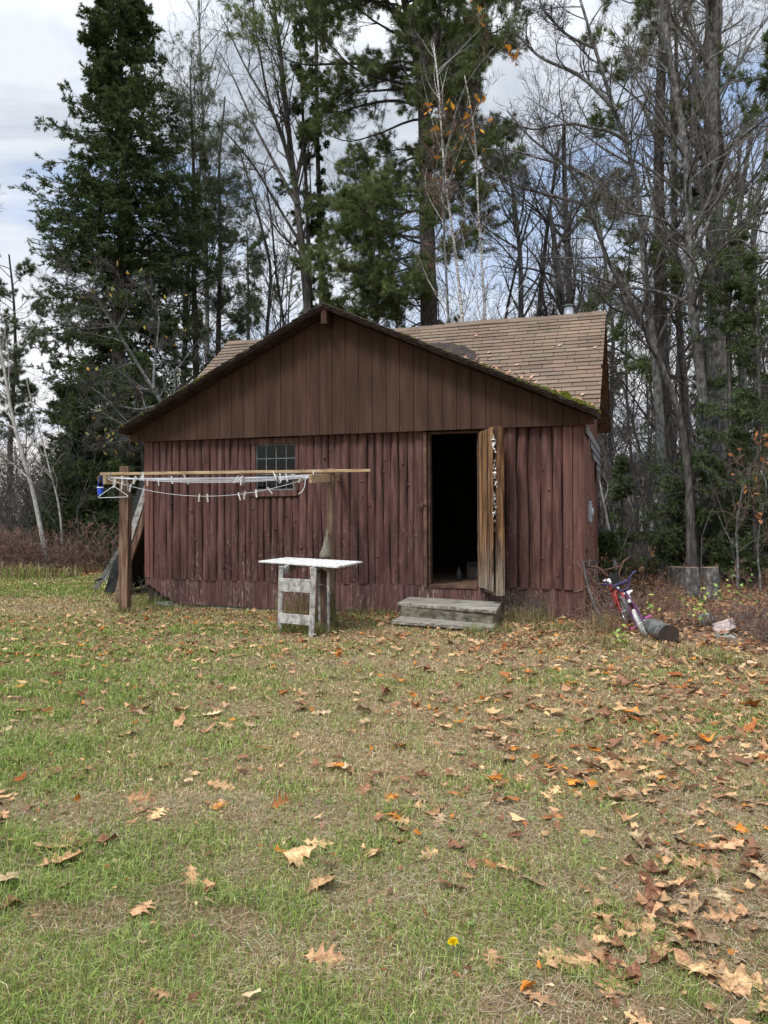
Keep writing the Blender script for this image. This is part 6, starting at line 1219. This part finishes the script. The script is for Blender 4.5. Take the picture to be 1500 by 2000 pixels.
# ---- leaves: detailed outlines for single leaves, lighter ones for the litter
OAK = [(0, .004), (.10, .012), (.16, .05), (.20, .17), (.245, .20), (.27, .10), (.32, .075), (.37, .16), (.42, .33), (.47, .35), (.475, .24), (.50, .11), (.56, .10), (.62, .22), (.69, .33), (.73, .30), (.72, .16), (.76, .09), (.82, .13), (.88, .20), (.90, .10), (.94, .05), (1.0, .0)]
MAPLE = [(0, .004), (.12, .02), (.14, .16), (.10, .34), (.22, .30), (.34, .46), (.40, .34), (.50, .42), (.52, .20), (.58, .14), (.70, .24), (.76, .13), (.84, .10), (.92, .04), (1.0, .0)]
OVAL = [(0, .004), (.08, .06), (.2, .17), (.35, .26), (.5, .29), (.65, .25), (.8, .16), (.92, .06), (1.0, .0)]
def leaf_geo(out, g, curl=.3, crump=.05, fold=.25):
    L = np.array(out); n = len(L); xm = np.maximum.accumulate(L[:, 0]); xm[1:] = np.linspace(L[1, 0], 1, n-1); v = []; 
    asym = g.uniform(.85, 1.15, 2)
    for sd_, s_ in ((1, asym[0]), (-1, asym[1])):
        for (x, w_), m_ in zip(L, xm):
            for f_ in (0, .5, 1.0): v.append(((1-f_)*m_+f_*x, sd_*w_*s_*f_, 0))
    v = np.array(v); x, y = v[:, 0], v[:, 1]; c1, c2, tw = g.normal(0, curl), g.normal(0, curl), g.normal(0, curl*.8); ph = g.uniform(0, 6.28, 4)
    v[:, 2] = fold*abs(y)*g.uniform(-.3, 1)+c1*(x-.5)**2+c2*y*y*2+tw*(x-.5)*y*2+crump*(np.sin(x*9+ph[0])*np.cos(y*11+ph[1])+.6*np.sin(x*19+ph[2]+y*23))
    v[:, 0] -= .5; v[:, 2] -= v[:, 2].min()
    q = []
    for s0 in (0, 3*n):
        for i in range(n-1):
            for j in (0, 1): a = s0+3*i+j; q.append([a, a+3, a+4, a+1])
    k = len(v); st = [(-.5, -.008, 0), (-.5, .008, 0), (-.72, .0, .05+v[0, 2])]; st = np.array(st); st[:2, 2] = v[0, 2]; return v, q, st
LEAFMESH = {}
PAL = {'tan': (.46, .30, .16), 'pale': (.46, .36, .22), 'rust': (.30, .115, .045), 'orange': (.48, .19, .04), 'brown': (.20, .105, .065), 'pinkish': (.37, .22, .125), 'grey-brown': (.25, .18, .115)}
def leaf_obj(kind, colr, seed):
    key = (kind, colr, seed % 4)
    if key not in LEAFMESH:
        g = np.random.default_rng(seed*7+len(kind)); v, q, st = leaf_geo({'oak': OAK, 'maple': MAPLE, 'round': OVAL}[kind], g, *({'oak': (.22, .018, .25), 'maple': (.45, .04, .35), 'round': (.7, .07, .5)}[kind]))
        c = np.array(PAL[colr]); cv = np.repeat(c[None], len(v), 0)*(1+g.normal(0, .10, (len(v), 1)))*np.where(abs(v[:, 1:2]) < .012, 1.2, 1.0)*(1-.35*np.clip(abs(v[:, 1:2])/.35, 0, 1)**2)
        m = MB(); m.add(v, q, col=cv); m.add(st, [[0, 1, 2]], col=c*.7); o = m.build('fallen_leaf', MT['fallen'], recalc=False, smooth=True); COL.objects.unlink(o); LEAFMESH[key] = o.data; bpy.data.objects.remove(o)
    o = bpy.data.objects.new('fallen_leaf', LEAFMESH[key]); COL.objects.link(o); return o
GL = 'fallen leaves scattered over the lawn'
def place_leaf(px, py, wpx, kind, colr, seed, label, world=None, size=None, rot=None, tilt=None):
    g = np.random.default_rng(seed); p = gp(px, py) if world is None else np.array([world[0], world[1], 0]); s_ = (wpx/F*p[1]*1.15) if size is None else size; s_ = min(s_, .25)
    o = leaf_obj(kind, colr, seed); o.location = (p[0], p[1], float(gh(p[0], p[1]))+.010+.012*g.random()); a = g.uniform(0, 6.28) if rot is None else rot
    tl = g.normal(0, .22, 2) if tilt is None else tilt; o.rotation_euler = (tl[0], tl[1], a); o.scale = (s_, s_*g.uniform(.9, 1.25), s_*g.uniform(.7, 1.2)); info(o, label, 'leaf', GL); return o
NAMED = [(108, 1660, 90, 'oak', 'tan', 'large pale-tan oak leaf lying uppermost in the left foreground pair', .2), (120, 1688, 85, 'oak', 'pinkish', 'pinkish-tan oak leaf overlapping the paler one in the left foreground', .5), (15, 1730, 60, 'maple', 'pale', 'pale leaf at the left edge of the foreground', 1.2), (24, 1775, 45, 'round', 'brown', 'dark brown curled leaf at the left edge of the foreground', 0),
    (552, 1578, 62, 'oak', 'rust', 'rusty red-brown oak leaf standing up in the middle of the lawn', .9), (275, 1571, 56, 'oak', 'pinkish', 'pinkish oak leaf left of the standing rusty leaf', 0), (427, 1543, 56, 'oak', 'tan', 'tan oak leaf lying just above the pinkish one', .15), (150, 1568, 26, 'round', 'orange', 'small orange leaf standing at the left of the lawn', 1.5), (620, 1655, 58, 'oak', 'tan', 'curled tan oak leaf in the foreground cluster left of centre', .1), (585, 1685, 62, 'maple', 'tan', 'tan maple-like leaf in the foreground cluster left of centre', .4), (561, 1650, 30, 'round', 'pale', 'small pale curled leaf above the foreground cluster', 1.3),
    (636, 1738, 70, 'maple', 'tan', 'buff leaf with a brown tip near the foreground centre', 1.2), (632, 1882, 75, 'oak', 'pinkish', 'sharply lobed pinkish oak leaf alone in the near foreground', 0), (830, 1790, 38, 'oak', 'rust', 'rust-coloured oak leaf standing in the foreground centre', 1.4), (764, 1644, 34, 'oak', 'pinkish', 'small pinkish leaf at the centre of the lawn', .2),
    (1105, 1888, 100, 'oak', 'tan', 'big buff oak leaf in the right foreground', .3), (1050, 1958, 70, 'oak', 'pinkish', 'brownish-pink oak leaf at the bottom right of centre', -.6), (1425, 1922, 125, 'oak', 'tan', 'largest spiky tan oak leaf in the bottom right corner', -.25), (1375, 1905, 80, 'maple', 'tan', 'curled tan leaf partly under the spiky one', .5), (1405, 1664, 90, 'oak', 'pinkish', 'pinkish-orange oak leaf at the right of the foreground', .1), (1258, 1644, 56, 'oak', 'pale', 'pale spiky oak leaf standing at the right', -.5), (1485, 1720, 50, 'maple', 'pale', 'cream leaf at the right edge of the foreground', 0),
    (1295, 1748, 55, 'round', 'grey-brown', 'grey-brown crumpled leaf in the right foreground heap', 0), (1278, 1715, 55, 'round', 'brown', 'brown crumpled leaf atop the right foreground heap', 0), (1150, 1865, 60, 'maple', 'grey-brown', 'grey-brown wrinkled leaf above the big buff oak leaf', 0), (1235, 1920, 50, 'round', 'brown', 'brown folded leaf near the bottom right', 1.2), (1175, 1828, 40, 'round', 'tan', 'tan folded leaf above the right foreground heap', .2),
    (890, 1393, 26, 'oak', 'orange', 'bright orange leaf standing in the middle distance', 1.3), (940, 1373, 38, 'oak', 'tan', 'tan oak leaf right of the bright orange one', .3), (625, 1396, 40, 'oak', 'pale', 'cream oak leaf in the middle distance left of centre', 0), (444, 1326, 40, 'oak', 'pinkish', 'pinkish leaf in the lawn before the table, to its left', 0), (248, 1438, 50, 'oak', 'tan', 'tan leaf with dark underside at the left of the lawn', 0), (50, 1394, 46, 'oak', 'pinkish', 'pinkish-brown leaf near the left edge of the lawn', .4), (12, 1430, 30, 'maple', 'pale', 'pale leaf at the left picture edge in the middle distance', .3), (410, 1400, 40, 'oak', 'pale', 'pale oak leaf left of the middle of the lawn', 0), (514, 1464, 36, 'oak', 'rust', 'tan-and-rust curled oak leaf in the middle of the lawn', 0),
    (1470, 1382, 50, 'maple', 'orange', 'orange-brown leaf heap top at the right edge', .3), (1376, 1394, 26, 'oak', 'orange', 'orange leaf standing at the right of the lawn', 1.4), (1320, 1322, 34, 'maple', 'rust', 'rust-red leaf before the brambles', 1.0), (1443, 1310, 30, 'oak', 'pale', 'yellowish leaf in front of the brambles', 0), (1270, 1520, 46, 'oak', 'tan', 'tan leaf with dark edge at the right of the lawn', .1), (1240, 1555, 34, 'maple', 'pale', 'yellowish maple leaf at the right of the lawn', 0), (126, 1742, 36, 'round', 'grey-brown', 'grey folded leaf below the left foreground pair', .5), (210, 1652, 40, 'round', 'brown', 'long brown curled leaf above the left foreground pair', .6)]
cnt = 0
for k, (x, y, w_, kd, c, lab, rot) in enumerate(NAMED):
    up_ = ('standing' in lab); place_leaf(x, y, w_, kd, c, 900+k, lab, rot=rot, tilt=((1.05, .25) if up_ else None)); cnt += 1
def dens(x, y): return np.clip(.22+.75*np.clip((x+.2)/2.5, 0, 1)*np.clip((9-y)/4+.3, .3, 1)+.15*sn(x*2, y*2, 2, 12, 7)+.10*np.exp(-((y-9.6)/1.5)**2)+.5*np.exp(-((x-1.6)/.55)**2-((y-2.75)/.45)**2)+.4*np.exp(-((x-1.9)/.7)**2-((y-4.2)/.8)**2)-.2*np.exp(-((x+.6)/1.2)**2-((y-3.6)/1.2)**2), .04, 1)
g = np.random.default_rng(90); cs = ['tan', 'tan', 'pale', 'rust', 'brown', 'pinkish', 'grey-brown', 'brown', 'grey-brown', 'pinkish', 'pinkish', 'tan', 'brown', 'grey-brown', 'orange', 'tan', 'pinkish', 'brown']
big = []
while len(big) < 4200:
    x, y = frustum(1, 2.1, 11.5, g, .95); x, y = x[0], y[0]
    if lawn(x, y) < .3 or under_shed(x, y) or g.random() > dens(x, y): continue
    kd = ['oak', 'maple', 'round', 'round'][g.integers(0, 4)]; s_ = {'oak': g.uniform(.07, .15), 'maple': g.uniform(.05, .11), 'round': g.uniform(.035, .08)}[kd]; big.append((s_/y, x, y, kd, s_, cs[g.integers(0, len(cs))]))
for k in range(95):
    cxp, cyp, sx, sy = [(1270, 1790, 110, 75), (1340, 1860, 90, 60), (1190, 1870, 90, 60), (1350, 1700, 90, 50), (1260, 1540, 100, 40)][k % 5]; p = gp(cxp+g.normal(0, sx*.6), cyp+g.normal(0, sy*.6)); s_ = g.uniform(.045, .095); big.append((s_/p[1]*1.5, p[0], p[1], ['round', 'round', 'maple'][k % 3], s_, ['brown', 'grey-brown', 'brown', 'pinkish', 'grey-brown', 'tan'][k % 6]))
big.sort(reverse=True)
for k, (_, x, y, kd, s_, c) in enumerate(big[:300-cnt]):
    if x < -1.2 and c in ('tan', 'orange'): c = 'pinkish'
    part_ = ('near the picture bottom' if y < 3.2 else ('in the middle of the lawn' if y < 5.5 else 'toward the shed'))+(', left' if x < -.12*y else (', right' if x > .16*y else ', centre'))
    place_leaf(0, 0, 0, kd, c, 2000+k, {'oak': c+' lobed oak leaf', 'maple': c+' maple-like leaf', 'round': 'crumpled '+c+' leaf'}[kd]+' lying '+part_, world=(x, y), size=s_)
# litter: the rest on the lawn, and the forest floor
def litter(mb, x, y, size, g, cols, lobes=True, zoff=.02):
    n = len(x); N_ = 9 if lobes else 6; ang = np.linspace(0, 2*math.pi, N_+1)[:-1]
    rr = np.where(np.arange(N_) % 2 == 0, 1.0, .55)[None]*g.uniform(.75, 1.2, (n, N_)) if lobes else g.uniform(.75, 1.1, (n, N_))
    s_ = size*g.uniform(.6, 1.3, n); px_ = rr*np.cos(ang)*1.0; py_ = rr*np.sin(ang)*.62; c1, c2 = g.normal(0, .45, (n, 1)), g.normal(0, .45, (n, 1)); pz = c1*px_*px_+c2*py_*px_*2+g.normal(0, .12, (n, N_)); a = g.uniform(0, 6.28, (n, 1)); t1, t2 = g.normal(0, .30, (n, 1)), g.normal(0, .30, (n, 1)); pz = pz+t1*px_+t2*py_
    X_ = px_*np.cos(a)-py_*np.sin(a); Y_ = px_*np.sin(a)+py_*np.cos(a); z0 = gh(x, y)+zoff+g.uniform(0, .02, n)
    V = np.stack([x[:, None]+X_*s_[:, None]/2, y[:, None]+Y_*s_[:, None]/2, z0[:, None]+pz*s_[:, None]/2*.6], -1); C = np.stack([x, y, z0], 1)[:, None]; V = np.concatenate([V, C], 1).reshape(-1, 3)
    b = np.arange(n)[:, None]*(N_+1); i = np.arange(N_)[None]; tri = np.stack([b+i, b+(i+1) % N_, b+N_+0*i], -1).reshape(-1, 3); cc = np.array(cols)[g.integers(0, len(cols), n)]*g.uniform(.7, 1.25, (n, 1)); mb.add(V, tri, col=np.repeat(cc, N_+1, 0))
LC = [PAL[c] for c in cs]; DC = [PAL['brown'], PAL['grey-brown'], PAL['rust'], PAL['pinkish'], (.30, .19, .12)]
m = MB(); b = np.array([(x, y, s_) for _, x, y, kd, s_, c in big[300-cnt:]]); litter(m, b[:, 0], b[:, 1], b[:, 2]*1.15, g, LC)
x, y = frustum(11000, 2.1, 12, g, .9, 1.15); k = (g.random(len(x)) < dens(x, y)*.8+.22) & (lawn(x, y) > .2) & ~under_shed(x, y); litter(m, x[k], y[k], .028, g, DC+[PAL['pinkish'], PAL['pale']], False, .014)
x = g.uniform(-13, 3, 1500); y = g.uniform(10, 20, 1500); k = ~under_shed(x, y) & (abs(x) < y*.56) & (lawn(x, y) > .3); litter(m, x[k], y[k], .10, g, LC)
# drift of leaves along the front of the shed
n = 560; u = g.uniform(-6.6, 1.2, n); v = -np.abs(g.normal(0, .75, n))-.25; w_ = P0[None]+UX[None]*u[:, None]+VX[None]*v[:, None]; litter(m, w_[:, 0], w_[:, 1], .10, g, LC+[PAL['rust'], PAL['pinkish'], PAL['brown']])
info(m.build('leaf_litter', MT['fallen'], recalc=False), 'small dry leaves and fragments strewn thinly through the grass', 'leaf litter', kind='stuff')
m = MB(); x = []; y = []
sp = pxspots(32000, 1150, 1900, 8.0, 34, 91); k = lawn(sp[:, 0], sp[:, 1]) < .6; sp = sp[k]; k = ~under_shed(sp[:, 0], sp[:, 1]); sp = sp[k]; w_ = g.random(len(sp)) < np.clip(16/sp[:, 1], .25, 1); sp = sp[w_]; litter(m, sp[:, 0], sp[:, 1], .115, g, DC+DC+[PAL['rust'], PAL['tan'], (.40, .29, .10)])
rp_ = right_edge(2600, 92, 4, 7.8, 13); litter(m, rp_[:, 0], rp_[:, 1], .11, g, DC+[PAL['tan'], PAL['pinkish']])
sp = pxspots(5000, -80, 300, 19, 26, 93); litter(m, sp[:, 0], sp[:, 1], .12, g, DC)
info(m.build('forest_floor_leaves', MT['fallen'], recalc=False), 'deep brown carpet of fallen leaves on the forest floor', 'leaf litter', kind='stuff')
# leaves resting on the steps
for k, (px_, py_, z_, c, lab) in enumerate(((892, 1172, .285, 'brown', 'curled brown leaf on the top tread'), (920, 1166, .285, 'rust', 'rusty leaf at the back of the top tread by the door'), (878, 1209, .105, 'pale', 'pale leaf at the middle of the lower tread'), (912, 1212, .105, 'tan', 'tan leaf on the right part of the lower tread'))):
    p = onz(px_, py_, z_); o = leaf_obj('oak', c, 60+k); o.location = (p[0], p[1], z_); o.rotation_euler = (0, 0, k*1.3); o.scale = (.12, .12, .10); info(o, lab, 'leaf', 'leaves lying on the steps')
